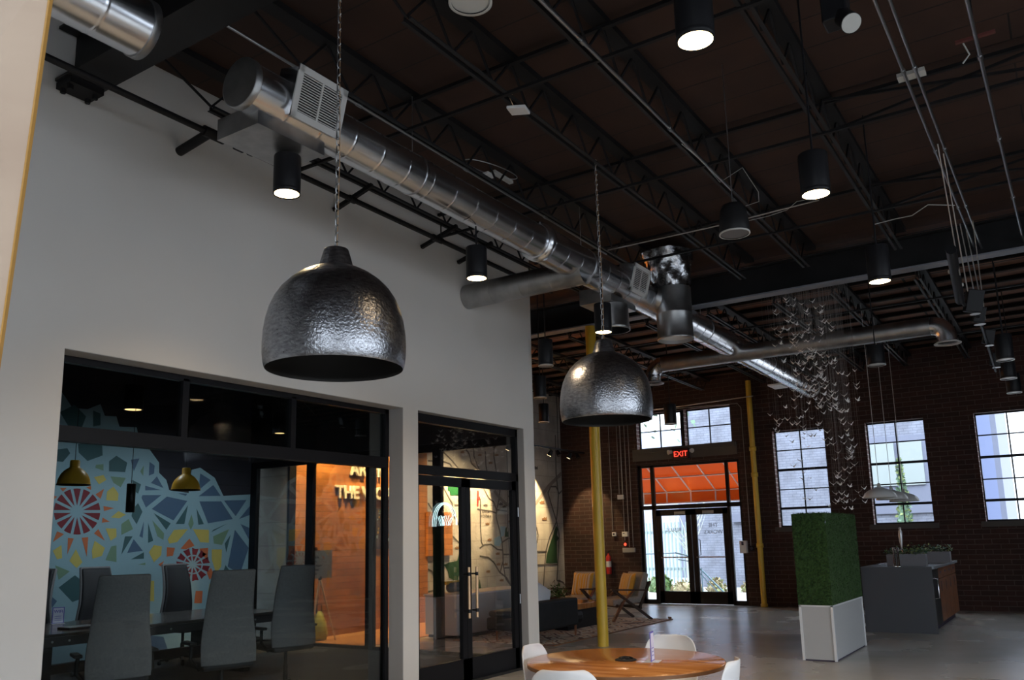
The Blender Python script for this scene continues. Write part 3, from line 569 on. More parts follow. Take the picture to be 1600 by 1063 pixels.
MB().ring([(XD+.1, 10.2, 4.75), (hc.x-.05, 10.35, 4.66)], 32, [.16, .16], 'galvanised_dull', False).build('saddle', 'galvanised_dull', d4)
# cross duct in the farther bay, with the turned down end
d5 = thing('cross_duct', (-3.4, 13.6, 4.45), 'large galvanised duct crossing behind the paper birds with a turned down round end', 'duct')
zc = 4.57; RC = .135
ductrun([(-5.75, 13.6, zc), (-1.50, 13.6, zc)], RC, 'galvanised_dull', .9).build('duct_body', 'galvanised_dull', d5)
b = MB(); pts = [(-1.50 + .20*math.sin(a), 13.6, zc - .20 + .20*math.cos(a)) for a in [PI/2*k/8 for k in range(9)]] + [(-1.30, 13.6, zc-.28)]
b.ring(pts, 32, .135, 'galvanised', False); b.lathe((-1.30, 13.6, zc-.30), [(.13, .03), (.18, 0), (.185, .012), (.136, .04)], 'white_metal', 40); b.build('elbow_end', 'galvanised', d5)
b = MB(); pts = [(-5.75 - .2*math.sin(a), 13.6, zc - .20 + .20*math.cos(a)) for a in [PI/2*k/8 for k in range(9)]] + [(-5.95, 13.6, zc-.30)]
b.ring(pts, 32, .135, 'foil', False); b.lathe((-5.95, 13.6, zc-.33), [(.13, .03), (.18, 0), (.185, .012), (.136, .04)], 'galvanised_dull', 40); b.build('elbow_end', 'foil', d5)
# duct drop above the lit lamp beside the column
q = at(958, 505, y=9.3)
d6 = thing('vertical_duct', (q.x, q.y, q.z-.1), 'dark open ended vertical duct behind the second dome lamp chain', 'duct')
MB().lathe((q.x, q.y, 0), [(.205, q.z-.10), (.212, q.z-.10), (.212, q.z-.06), (.20, q.z-.05), (.20, q.z+.22)], 'galvanised_dull', 40).build('duct_body', 'black_steel', d6)
MB().lathe((q.x, q.y, 0), [(.198, q.z-.10), (.198, q.z+.22)], 'black_plastic', 40).build('inner_liner', 'black_plastic', d6)

# ------------------------------------------------------------------ sprinkler pipe along the wall
sp_ = thing('sprinkler_pipe', (-5.9, 6, 5.1), 'black iron sprinkler pipe with a tee running along the top of the white wall', 'pipe')
PX = -5.60; zp = lambda y: 4.975 - .0125*(y-3.1)
MB().tube([(PX, -4.9, zp(-4.9)), (PX, 9.55, zp(9.55))], .026, 'black_steel', 12).build('main_pipe', 'black_steel', sp_)
for ya, yb, r in ((4.02, 4.22, .044), (4.34, 4.42, .040), (5.7, 5.78, .036), (7.0, 7.1, .036)): MB().tube([(PX, ya, zp(ya)), (PX, yb, zp(yb))], r, 'black_steel', 12).build('coupling', 'black_steel', sp_)
MB().tube([(PX, 4.08, zp(4.08)), (XW+.003, 4.08, zp(4.08)-.05)], .040, 'black_steel', 16).build('wall_stub', 'black_steel', sp_)
for y in (4.5, 7.15, 9.0): MB().tube([(PX, y, zp(y)), (PX, y, dz(y)-.39)], .008, 'black_steel', 6).tube([(PX, y-.02, zp(y)), (PX, y+.02, zp(y))], .034, 'black_steel', 12).build('hanger', 'black_steel', sp_)
for k, y in enumerate((5.9, 7.3, 8.0)):
    b = MB(); b.bar((XW+.01, y-.02, 4.97), (-5.50, y+.02, 5.13), .04, .04)
    tag(b.build('wall_brace', 'black_steel'), 'short black brace on the white wall, %s' % ['above the first lit wall lamp', 'left of the second lit wall lamp', 'right of the second lit wall lamp'][k], 'brace', 'wall braces')

# ------------------------------------------------------------------ conduits, sensors, cables
def conduit(pts, r, label, nm_='conduit', m='steel_brushed', cat='conduit', clips=True):
    t = thing(nm_, pts[0], label, cat); MB().tube(pts, r, m, 8).build('tube', m, t)
    if clips:
        a = Vector(pts[0]); e = Vector(pts[1]); L = (e-a).length
        for k in range(1, max(2, int(L/1.4))):
            p = a.lerp(e, k/max(2, int(L/1.4))); dd = (e-a).normalized()*.03; MB().tube([p-dd, p+dd], r*1.5, m, 8).build('coupling', m, t)
    return t
conduit([(-4.47, 3.2, 5.12), (-4.47, 9.0, 5.04)], .011, 'thin galvanised conduit above the long round duct')
conduit([(-.75, 3.4, 5.12), (-.69, 11.7, 5.05)], .012, 'left one of two parallel conduits under the right hand ceiling')
conduit([(-.66, 3.4, 5.12), (-.62, 11.7, 5.05)], .012, 'right one of two parallel conduits under the right hand ceiling')
conduit([(-.24, 3.6, 5.12), (-.17, 11.7, 5.05)], .014, 'lone grey conduit nearest the top right corner')
conduit([(-2.60, 3.4, 5.17), (-2.60, 8.2, 5.12)], .014, 'grey conduit fixed along the joist right of the dome lamps')
conduit([(-4.4, 8.9, 5.05), (-3.0, 8.95, 5.06), (-1.9, 8.9, 5.07)], .009, 'thin conduit crossing the ceiling toward the black ceiling speaker', clips=False)
conduit([(-5.95, 19.2, 4.75), (-8.0, 19.35, 4.72), (-10.6, 19.35, 4.70)], .012, 'conduit running level high on the brick wall', clips=False)
t = thing('access_point', at(810, 172, z=5.1), 'small white rectangular box hung from the joist above the second dome lamp', 'box')
p = at(810, 172, z=5.1); MB().cbox((p.x, p.y, p.z), (.16, .16, .025), 'white_plastic', (.1, .1, .3)).build('body', 'white_plastic', t, .006); MB().tube([(p.x-.03, p.y, p.z+.01), (p.x-.05, p.y-.05, p.z+.10), (p.x+.0, p.y-.06, 5.24)], .004, 'brass', 6).build('cable', 'brass', t)
t = thing('alarm_sensor', at(760, 275, z=5.30), 'small white ceiling sensor with a red light and a looped cable', 'sensor')
p = at(760, 275, z=5.30); MB().cbox(p, (.13, .13, .03), 'white_plastic').build('body', 'white_plastic', t, .005); MB().disc((p.x, p.y, p.z-.016), .012, 'led_red', 12, -1).build('light', 'led_red', t)
b = MB(); c2 = at(768, 265, z=5.33); b.tube([(c2.x + .10*math.cos(a)*1.0 + .25*math.sin(a)*.3, c2.y + .34*math.sin(a), 5.33) for a in [2*PI*k/24 for k in range(25)]], .005, 'steel_brushed', 6); b.build('cable_loop', 'steel_brushed', t)
MB().cbox((p.x+.09, p.y+.16, p.z+.02), (.05, .34, .03), 'pale_lens').build('label_plate', 'pale_lens', t)
t = thing('cable', at(1180, 330, z=5.1), 'loose pale cable sagging between joists beside the ceiling speaker', 'cable')
def zpath(pts, z): return [at(u, v, z=z) for u, v in pts]
MB().tube(zpath([(1065, 225), (1095, 250), (1125, 285), (1160, 262), (1185, 300), (1186, 315), (1165, 322)], 5.05), .003, 'pale_lens', 6).build('upper_cable', 'pale_lens', t)
MB().tube(zpath([(1170, 345), (1200, 338), (1230, 328), (1245, 315), (1262, 312)], 5.05), .003, 'pale_lens', 6).build('lower_cable', 'pale_lens', t)
t = thing('cable', at(1440, 330, z=5.1), 'thin pale cable curving before the grey flanged beam', 'cable')
MB().tube(zpath([(1365, 351), (1400, 342), (1425, 337), (1450, 320), (1492, 321)], 5.05), .005, 'pale_lens', 6).build('cable_run', 'pale_lens', t)
t = thing('junction_box', at(1418, 117, z=5.05), 'grey junction box on the parallel conduits near the top right', 'box')
p = at(1424, 117, z=5.12); MB().cbox(p, (.2, .1, .03), 'pale_lens').build('body', 'pale_lens', t)
t = thing('pipe_bracket', at(1524, 62, z=5.12), 'reddish strap with hooked wire at the top right corner', 'bracket')
p = at(1524, 62, z=5.12); MB().cbox((p.x, p.y, p.z+.02), (.26, .03, .02), 'strap_red').build('strap', 'strap_red', t); MB().tube([(p.x, p.y, p.z+.03), (p.x, p.y, dz(p.y)-.01)], .006, 'black_steel', 6).build('rod', 'black_steel', t); MB().tube([(p.x-.08, p.y, p.z), (p.x-.05, p.y+.02, p.z-.09), (p.x-.10, p.y+.03, p.z-.14)], .006, 'pale_lens', 6).build('hook', 'pale_lens', t)

# ------------------------------------------------------------------ lamps
def downlight(u, v, dep, r, h, lit, label, top=None, power=60):
    c = at(u, v, d=dep); c.z = c.z
    t = thing('cylinder_downlight', (c.x, c.y, c.z), label, 'ceiling light', 'black cylinder downlights')
    b = MB(); b.lathe(c, [(r*.90, .004), (r, 0), (r, .03), (r*.985, .035), (r, .04), (r, h-.01), (r*.97, h)], 'black_metal', 40); b.disc((c.x, c.y, c.z+h), r*.97, 'black_metal', 40); b.build('housing', 'black_metal', t)
    MB().disc((c.x, c.y, c.z+.008), r*.93, None, 40, -1).build('lens', 'warm_lens' if lit else 'pale_lens', t)
    MB().tube([(c.x, c.y, c.z+h), (c.x, c.y, (top or dz(c.y)-.02))], .008, 'black_metal', 6).build('stem', 'black_metal', t)
    if lit: spot('lamp_glow', (c.x, c.y, c.z-.02), (c.x, c.y, 0), power, (1, .74, .46), 125, .8, r*.8)
    else:
        MB().lathe(c, [(r*.9, -.001), (r+.004, -.004), (r+.004, .008), (r*.99, .01)], 'pale_lens', 40).build('rim', 'pale_lens', t)
    return t
R8 = .1
downlight(448, 304, 6.3, R8, .30, 1, 'lit black cylinder downlight nearest the white wall, left of the first dome lamp', 4.5)
downlight(745, 436, 8.02, R8, .31, 1, 'lit black cylinder downlight above the branch duct by the white wall', 4.57)
downlight(1087, 65, 4.41, R8, .36, 1, 'lit black cylinder downlight at the top edge, the largest one')
downlight(1275, 305, 5.88, R8, .30, 1, 'lit black cylinder downlight on a long stem, right of the ceiling speaker')
downlight(1375, 441, 7.78, R8, .34, 1, 'lit black cylinder downlight in front of the grey flanged beam')
downlight(943, 520, 9.8, R8, .34, 1, 'lit black cylinder downlight just right of the yellow column top', 4.60)
downlight(853, 572, 11.5, R8, .36, 0, 'unlit black cylinder downlight just past the end of the white wall, topmost')
downlight(844, 622, 13.2, R8, .34, 0, 'unlit black cylinder downlight past the white wall, second of three going down')
downlight(850, 660, 16.5, R8, .36, 0, 'unlit black cylinder downlight past the white wall, lowest of three')
downlight(1370, 571, 11.6, R8*1.15, .27, 0, 'unlit black cylinder downlight above the three white island lamps')
downlight(1571, 563, 11.0, R8*1.05, .34, 0, 'unlit black cylinder downlight at the right edge, largest of three in line')
downlight(1576, 592, 12.1, R8*1.05, .30, 0, 'unlit black cylinder downlight at the right edge, middle of three in line')
downlight(1585, 614, 13.4, R8*1.05, .30, 0, 'unlit black cylinder downlight at the right edge, lowest of three in line')
downlight(1048, 663, 15.2, R8*1.1, .36, 0, 'unlit black cylinder downlight before the transom window over the entrance')
downlight(735, 4, 4.4, R8*1.1, .3, 0, 'unlit black cylinder downlight cut off by the top edge above the duct')
# speaker
def speaker(u, v, dep, r, label):
    c = at(u, v, d=dep); t = thing('pendant_speaker', (c.x, c.y, c.z), label, 'speaker', 'black pendant speakers')
    b = MB(); b.lathe(c, [(r*.95, 0), (r, .01), (r*.97, .10), (r*.86, .20), (r*.70, .245), (.02, .25)], 'black_plastic', 40); b.build('housing', 'black_plastic', t)
    MB().disc((c.x, c.y, c.z+.004), r*.94, 'grey_cloth', 40, -1).build('grille', 'grey_cloth', t)
    MB().lathe(c, [(r*.93, -.002), (r*1.01, -.003), (r*1.01, .008), (r, .01)], 'pale_lens', 40).build('rim', 'pale_lens', t)
    MB().tube([(c.x, c.y, c.z+.25), (c.x, c.y, dz(c.y)-.02)], .004, 'steel_brushed', 6).build('cable', 'steel_brushed', t)
speaker(1148, 366, 6.9, .122, 'black pendant speaker with pale rim hanging under the ceiling right of centre')
# angled spotlight at the top
c = at(1312, 22, d=4.9); t = thing('ceiling_spotlight', c, 'black boxy spotlight tilted toward the right at the top edge', 'spotlight')
MB().cbox((c.x-.02, c.y, c.z+.06), (.14, .14, .24), 'black_metal').build('housing', 'black_metal', t, .01)
e = at(1330, 36, d=4.75); MB().ring([c, c.lerp(e, .6), e], 28, [.05, .052, .058], 'black_metal').build('head', 'black_metal', t)
dd = (e - c).normalized(); MB().ring([e + dd*.001, e + dd*.004], 28, [.054, .054], 'pale_lens').build('lens', 'pale_lens', t)
# hanging equipment line at the upper right
eq = thing('lighting_track', at(1500, 440, d=8.5), 'row of small black spotlights on hanging wires at the upper right', 'track light')
def eqp(u, v, d): return at(u, v, d=d)
b = MB(); b.tube([eqp(1486, 390, 7.6), eqp(1500, 470, 8.8)], .045, 'black_metal', 16); b.build('hanging_tube', 'black_metal', eq)
b = MB(); 
for u, v, d in ((1495, 424, 8.1), (1502, 446, 8.4)): b.tube([eqp(u-5, v, d)-Vector((0, 0, .012)), eqp(u-5, v, d)+Vector((0, 0, .012))], .05, 'pale_lens', 16)
b.build('collar', 'pale_lens', eq)
b = MB()
for u0, v0, u1, v1, d in ((1465, 225, 1500, 430, 7.2), (1474, 240, 1512, 455, 7.6), (1500, 350, 1525, 470, 8.6), (1510, 360, 1535, 480, 8.9), (1520, 345, 1540, 500, 9.2)): b.tube([eqp(u0, v0, d), eqp(u1, v1, d+.8)], .006, 'steel_brushed', 6)
b.build('hanging_wire', 'steel_brushed', eq)
for u, v, d, s_, hd in ((1522, 475, 9.0, .16, 0), (1530, 496, 9.6, .12, 1), (1545, 530, 10.6, .12, 0), (1556, 565, 11.6, .12, 0)):
    c = eqp(u, v, d); o = MB().cbox((c.x, c.y, c.z+.03), (s_, s_, s_*1.5), 'black_metal', (.2, .2, .3)).build('spot_head', 'black_metal', eq, .01)
    MB().ring([(c.x, c.y-.02, c.z-s_*.72), (c.x, c.y-.02, c.z-s_*.74)], 20, [.05, .052] if not hd else [.06, .062], 'pale_lens').build('lens', 'pale_lens', o)
b = MB(); b.tube([eqp(1500, 470, 8.8), eqp(1530, 496, 9.6), eqp(1556, 580, 11.8)], .018, 'black_metal', 10); b.build('rail', 'black_metal', eq)
# the two hammered dome lamps
def dome(x, y, zr, R, label):
    t = thing('dome_pendant', (x, y, zr), label, 'pendant lamp', 'hammered metal dome lamps')
    pr = [(.955, 0), (.965, .012), (.982, .08), (.997, .20), (1.0, .34), (.99, .52), (.965, .69), (.92, .86), (.855, 1.01), (.765, 1.15), (.65, 1.27), (.52, 1.37), (.40, 1.435), (.30, 1.475), (.245, 1.485)]
    MB().lathe((x, y, zr), [(r*R, z*R) for r, z in pr], 'hammered', 96).build('shade', 'hammered', t)
    MB().lathe((x, y, zr), [(.953*R, 0)] + [(r*R*.985, z*R-.004) for r, z in pr[1:]] + [(0, 1.48*R)], 'pendant_inside', 96).build('shade_lining', 'pendant_inside', t)
    n0 = MB(); n0.lathe((x, y, zr), [(.262*R, 1.46*R), (.25*R, 1.50*R), (.182*R, 1.74*R), (.172*R, 1.765*R), (.14*R, 1.778*R), (0, 1.78*R)], 'hammered', 64); n0.build('neck', 'hammered', t)
    ch = MB(); z = zr + 1.78*R - .01; k = 0; top = dz(y) - .37
    while z < top:
        r1, h1 = .0115, .036; a = PI/2*(k % 2); pts = []
        for j in range(13):
            q_ = 2*PI*j/12; px_, pz_ = r1*math.cos(q_), (h1 if math.sin(q_) >= 0 else 0) + r1*math.sin(q_)
            pts.append((x + px_*math.cos(a), y + px_*math.sin(a), z + r1 + pz_))
        ch.ring(pts, 6, .0037, 'steel_brushed', False); z += h1 + r1*1.35; k += 1
    ch.build('chain', 'steel_brushed', t)
    MB().tube([(x+.006, y, zr+1.78*R), (x+.010, y+.008, (zr+top)/2), (x, y, top)], .0028, 'brass', 6).build('cord', 'black_plastic', t)
    return t
dome(-3.50, 3.46, 2.60, .412, 'large hammered steel dome lamp hanging nearest, in front of the white wall')
dome(-3.50, 6.90, 2.655, .425, 'hammered steel dome lamp hanging farther away, above the round table')

# ------------------------------------------------------------------ windows and entrance in the brick wall
def window(i, x0, x1, z0, z1, cols, zs, heavy):
    t = bpy.data.objects.new('window_%d' % i, None); t.location = (x0, YF+.2, z0); COL.objects.link(t); struct(t)
    y = YF + .2; b = MB()
    for lo, hi in (((x0, y-.02, z0), (x0+.03, y+.02, z1)), ((x1-.03, y-.02, z0), (x1, y+.02, z1)), ((x0, y-.02, z1-.03), (x1, y+.02, z1)), ((x0, y-.02, z0), (x1, y+.02, z0+.03))): b.box(lo, hi)
    for c_ in cols: xx = x0 + (x1-x0)*c_; b.box((xx-.013, y-.015, z0), (xx+.013, y+.015, z1))
    for k, f in enumerate(zs): h = .026 if k in heavy else .012; zz = z0 + (z1-z0)*f; b.box((x0, y-.018, zz-h), (x1, y+.018, zz+h))
    b.build('window_frame', 'frame_black', t)
    MB().box((x0+.03, y-.003, z0+.03), (x1-.03, y+.003, z1-.03)).build('pane', 'clear_glass', t)
    MB().box((x0-.08, YF-.05, z0-.11), (x1+.08, YF+.18, z0-.002)).build('window_sill', 'sill_dark', t)
    MB().box((x0, YF+.002, z0), (x0+.006, YF+.18, z1)).build('window_jamb', 'brick_jamb', t)
for i, (x0, x1) in enumerate(WINS): window(i+1, x0, x1, WZ[0], WZ[1], [.5], [.19, .385, .59, .795], (0, 2))
window(4, TX[0], -7.93, TX[2], TX[3], [.5], [.5], ()); window(5, -7.80, TX[1], TX[2], TX[3], [.5], [.5], ())
struct(MB().box((-7.93, YF+.1, TX[2]), (-7.80, YF+.25, TX[3]), 'frame_black').build('trim_3'))
struct(MB().box((TX[0]-.12, YF-.03, TX[2]-.30), (TX[1]+.12, YF-.002, TX[2]-.005), 'sill_dark').build('trim_4'))
e = bpy.data.objects.new('door_1', None); e.location = (-7.8, YF+.12, 0); COL.objects.link(e); struct(e)
b = MB(); ya, yb = YF+.08, YF+.16
for x in (DX[0], -8.80, -6.88, DX[1]-.07): b.box((x, ya, 0), (x+.07 if x != -8.80 else x+.09, yb, DX[3]))
for z in (DX[3]-.06, 2.26): b.box((DX[0], ya, z), (DX[1], yb, z+(.06 if z > 3 else .10)))
b.box((DX[0], ya, 0), (-8.80, yb, .10)); b.box((-6.88, ya, 0), (DX[1], yb, .10)); b.build('door_frame', 'frame_black', e)
for xa, xb, za, zb in ((DX[0]+.07, -8.80, .10, 2.26), (-6.81, DX[1]-.07, .10, 2.26), (DX[0]+.07, -8.80, 2.36, 3.30), (-8.71, -6.88, 2.36, 3.30), (-6.81, DX[1]-.07, 2.36, 3.30)): MB().box((xa, YF+.117, za), (xb, YF+.123, zb)).build('pane', 'clear_glass', e)
for k, (xa, xb) in enumerate(((-8.70, -7.81), (-7.79, -6.89))):
    b = MB(); b.box((xa, ya+.01, .01), (xa+.12, yb-.01, 2.25)); b.box((xb-.12, ya+.01, .01), (xb, yb-.01, 2.25)); b.box((xa, ya+.01, 2.10), (xb, yb-.01, 2.25)); b.box((xa, ya+.01, .01), (xb, yb-.01, .30))
    lf = b.build('door_leaf', 'frame_black', e)
    MB().box((xa+.12, YF+.117, .30), (xb-.12, YF+.123, 2.10)).build('pane', 'clear_glass', lf)
    MB().tube([(xa+.10, YF+.04, 1.10), (xb-.10, YF+.04, 1.10)], .016, None, 10).build('push_bar', 'steel_brushed', lf)
    if k: 
        text('THE', .13, .001, (-7.27, YF+.125, 1.80), (PI/2, 0, PI), 'etched_ink', 'door_lettering', lf); text('WORKS', .13, .001, (-7.27, YF+.125, 1.64), (PI/2, 0, PI), 'etched_ink', 'door_lettering', lf)
        MB().tube([(xa+.06, YF+.20, 1.12), (xa+.14, YF+.22, 1.15), (xa+.14, YF+.22, 1.50), (xa+.06, YF+.20, 1.53)], .010, None, 8).build('door_handle', 'black_metal', lf)
    else: text('RESELIG', .115, .001, (-8.28, YF+.125, 1.72), (PI/2, 0, PI), 'etched_ink', 'door_lettering', lf)
    MB().box(((xa+xb)/2-.05 + (.1 if not k else -.1), ya-.03, 2.12), ((xa+xb)/2+.22 + (.1 if not k else -.1), ya+.01, 2.19)).build('door_closer', 'jamb_paint', lf)
# exit sign with its two emergency heads
c = at(1063, 709, y=19.40); t = thing('exit_sign', (c.x, 19.42, c.z), 'red lit EXIT sign with two small lamp heads above the entrance', 'exit sign')
MB().cbox((c.x, 19.45, c.z), (.42, .07, .27), 'frame_black').build('housing', 'frame_black', t, .008)
MB().cbox((c.x, 19.412, c.z), (.38, .006, .23), 'exit_back').build('face', 'exit_back', t)
text('EXIT', .185, .002, (c.x, 19.407, c.z-.066), FY, 'exit_red', 'lettering', t, sx=.95)
for s_ in (-1, 1): MB().ring([(c.x+s_*.24, 19.46, c.z+.06), (c.x+s_*.31, 19.38, c.z+.05)], 16, [.035, .055], 'pale_lens').build('lamp_head', 'pale_lens', t)
# pipes, boxes and alarms on the brick
def wallbox(u, v, sx, sz, label, m, cat='box', nm_='electrical_box', dy=.06, extra=None):
    c = at(u, v, y=19.44); t = thing(nm_, (c.x, 19.47, c.z), label, cat)
    MB().box((c.x-sx/2, YF-.002-dy, c.z-sz/2), (c.x+sx/2, YF-.002, c.z+sz/2)).build('body', m, t, .005)
    if extra: extra(t, c)
    return c
wallbox(959, 835, .10, .10, 'small white box with a black socket on the brick behind the yellow column', 'white_plastic', extra=lambda t, c: MB().box((c.x-.025, YF-.068, c.z-.025), (c.x+.025, YF-.062, c.z+.025)).build('socket', 'ink', t) and None)
wallbox(976, 835, .15, .12, 'cream control box above the red alarm light', 'white_plastic', extra=lambda t, c: MB().box((c.x-.05, YF-.068, c.z+.01), (c.x+.0, YF-.062, c.z+.03)).build('switch', 'ink', t) and None)
def al(t, c): MB().ring([(c.x, YF-.06, c.z), (c.x, YF-.075, c.z)], 16, [.035, .030], 'led_red').build('light', 'led_red', t)
wallbox(977, 851, .06, .07, 'red glowing round alarm light on the brick wall', 'frame_black', 'alarm', 'alarm_light', .04, al)
wallbox(982, 860, .33, .11, 'long grey metal box under the conduits left of the entrance', 'jamb_paint')
wallbox(969, 777, .16, .11, 'small cream box where two conduits end on the brick', 'white_plastic')
def hs(t, c): MB().box((c.x-.03, YF-.118, c.z+.04), (c.x+.02, YF-.112, c.z+.12)).build('sensor_window', 'ink', t)
wallbox(1162, 855, .16, .28, 'white hand sanitiser dispenser right of the entrance', 'white_plastic', 'dispenser', 'sanitiser_dispenser', .11, hs)
def thm(t, c): MB().ring([(c.x, YF-.05, c.z), (c.x, YF-.056, c.z)], 16, [.035, .035], 'ink').build('dial', 'ink', t)
wallbox(1174, 857, .09, .11, 'small dark box beside the sanitiser dispenser', 'black_steel', 'box', 'electrical_box', .05, thm)
for k, (u, v1, z0) in enumerate(((957, 830, None), (967, 772, None), (972, 772, None), (976, 845, None), (983, 855, None), (989, 855, None))):
    c = at(u, v1, y=19.45); t = tag(MB().tube([(c.x, 19.47, c.z), (c.x, 19.47, 5.0)], .009, 'steel_dull', 8).build('wall_conduit', 'steel_dull'),
        'thin grey conduit left of the entrance, ' + ['ending at the white socket box', 'left one into the cream box', 'right one into the cream box', 'down to the alarm light', 'left one into the long grey box', 'nearest the door frame'][k], 'conduit', 'wall conduits')
c = at(1173, 855, y=19.45)
tag(MB().tube([(c.x, 19.47, c.z), (c.x, 19.47, 4.55), (c.x-.08, 19.47, 4.66), (c.x-2.2, 19.47, 4.72)], .009, 'steel_dull', 8).build('wall_conduit', 'steel_dull'), 'thin grey conduit bending over the transom window, right of the entrance', 'conduit', 'wall conduits')
c = at(950, 880, y=19.36); t = thing('fire_extinguisher', (c.x, 19.40, c.z-.3), 'red fire extinguisher on the brick wall beside the yellow column', 'fire extinguisher')
MB().lathe((c.x, 19.40, c.z-.28), [(0, 0), (.06, .005), (.065, .02), (.065, .40), (.05, .45), (.02, .48), (.018, .52)], 'red', 24).build('cylinder', 'red', t)
MB().lathe((c.x, 19.40, c.z-.28), [(.0655, .18), (.0655, .32)], 'white_plastic', 24).build('label_band', 'white_plastic', t)
b = MB(); b.bar((c.x-.02, 19.40, c.z+.25), (c.x+.07, 19.36, c.z+.30), .02, .02); b.tube([(c.x, 19.40, c.z+.24), (c.x-.06, 19.38, c.z+.22), (c.x-.075, 19.38, c.z)], .01, None, 8); b.build('handle', 'black_metal', t)
c = at(1178, 600, y=19.4)

# ------------------------------------------------------------------ outside
struct(MB().box((-30, 19.7, -.3), (14, 50, -.05)).build('ground_outside', 'pavement'))
struct(MB().box((8.2, -40, -.3), (60, 19.7, -.06)).box((-30, -40, -.3), (8.2, -5.2, -.06)).build('ground_unseen', 'ground_dark'))  # unseen dark ground, added to cut light entering from below
aw = thing('entrance_awning', (-7.8, 20.6, 2.5), 'orange cloth awning with white ribs over the entrance outside', 'awning')
b = MB(); xa, xb = -10.6, -6.42; ZT, ZB, YB = 3.62, 2.80, 21.5
b.add([(xa, 19.82, ZT), (xb, 19.82, ZT), (xb, YB, ZB), (xa, YB, ZB)], [(0,1,2,3)]); b.add([(xa, YB, ZB), (xb, YB, ZB), (xb, YB, ZB-.32), (xa, YB, ZB-.32)], [(0,1,2,3)]); b.add([(xa, 19.82, ZT), (xa, YB, ZB), (xa, YB, ZB-.3), (xa, 19.82, ZB-.3)], [(0,1,2,3)]); b.add([(xb, 19.82, ZT), (xb, YB, ZB), (xb, YB, ZB-.3), (xb, 19.82, ZB-.3)], [(0,1,2,3)])
o = b.build('cloth', 'awning', aw); sd = o.modifiers.new('s', 'SOLIDIFY'); sd.thickness = .006
b = MB()
for k in range(7): x = xa + .05 + (xb-xa-.1)*k/6; b.tube([(x, 19.86, ZT-.05), (x, YB-.03, ZB-.03), (x, YB-.03, ZB-.32)], .02, None, 8)
for y, z in ((20.75, ZT-.05-(ZT-ZB)*(20.75-19.82)/(YB-19.82)), (YB-.03, ZB-.03), (YB-.03, ZB-.32)): b.tube([(xa, y, z), (xb, y, z)], .02, None, 8)
b.build('rib_frame', 'awning_rib', aw)
bb = thing('brick_building', (-7, 27, 0), 'pale painted brick building across the yard outside the windows', 'building')
b = MB(); b.box((-10.9, 27, -.1), (-3.0, 28, 9)); b.build('wall', 'brick_outside', bb)
b = MB(); b.box((-5.75, 26.93, 3.2-1.1), (-3.3, 27.0, 4.35)); b.build('window_surround', 'outside_trim', bb)
for xa, xb in ((-4.95, -4.30), (-4.20, -3.55)):
    MB().box((xa, 26.88, 2.9), (xb, 26.93, 4.15)).build('window_pane', 'outside_pane', bb)
MB().box((-8.05, 26.9, -.1), (-7.85, 27, 7)).build('downpipe', 'm_pinkish', bb)
MB().box((-9.3, 26.85, 2.0), (-9.0, 27, 2.25)).build('wall_lamp', 'outside_trim', bb)
b2 = thing('white_building', (-15, 33, 0), 'white rendered building seen through the left entrance leaf', 'building')
MB().box((-20, 33, -.1), (-11.6, 36, 6)).build('wall', 'outside_white', b2); MB().box((-13.6, 32.9, -.1), (-13.1, 33, 4)).build('pilaster', 'outside_trim', b2)
b3 = thing('blue_grey_building', (-2, 30, 0), 'smooth blue grey building corner with bright sky behind, in the right hand window', 'building')
MB().box((-3.0, 29, -.1), (-1.9, 34, 12)).build('wall', 'outside_trim2', b3); MB().box((-1.9, 29, -.1), (-1.75, 34, 12)).build('corner_board', 'outside_trim', b3)
fe = thing('metal_fence', (-12, 29, 0), 'green grey slatted metal fence behind the left entrance leaf', 'fence')
b = MB()
for k in range(22): x = -13.6 + k*.14; b.box((x, 29, -.05), (x+.05, 29.04, 2.1))
b.build('slat_panel', 'fence', fe); b = MB(); b.box((-13.7, 29.04, 1.7), (-10.6, 29.08, 1.8)); b.box((-13.7, 29.04, .4), (-10.6, 29.08, .5)); b.build('rail', 'fence', fe)
ra = thing('stair_railing', (-8.6, 21.6, 0), 'blue painted stair handrail just outside the entrance', 'railing')
MB().tube([(-8.95, 21.3, 1.17), (-8.70, 21.4, 1.10), (-7.7, 21.8, -.05)], .022).build('handrail', 'rail_blue', ra)
MB().tube([(-8.90, 21.3, 1.00), (-8.66, 21.4, .95), (-7.85, 21.75, -.05)], .015).build('lower_rail', 'rail_blue', ra)
MB().tube([(-8.35, 21.5, .78), (-8.35, 21.5, -.05)], .016).build('post', 'rail_blue', ra)
ra = thing('level_railing', (-10, 22, 0), 'level railing outside the left entrance leaf', 'railing')
MB().tube([(-11.8, 22.5, 1.1), (-8.95, 21.3, 1.17)], .02).build('handrail', 'rail_blue', ra)
for x, y in ((-11.5, 22.4), (-9.55, 21.55)): MB().tube([(x, y, 1.12), (x, y, -.05)], .016).build('post', 'rail_blue', ra)
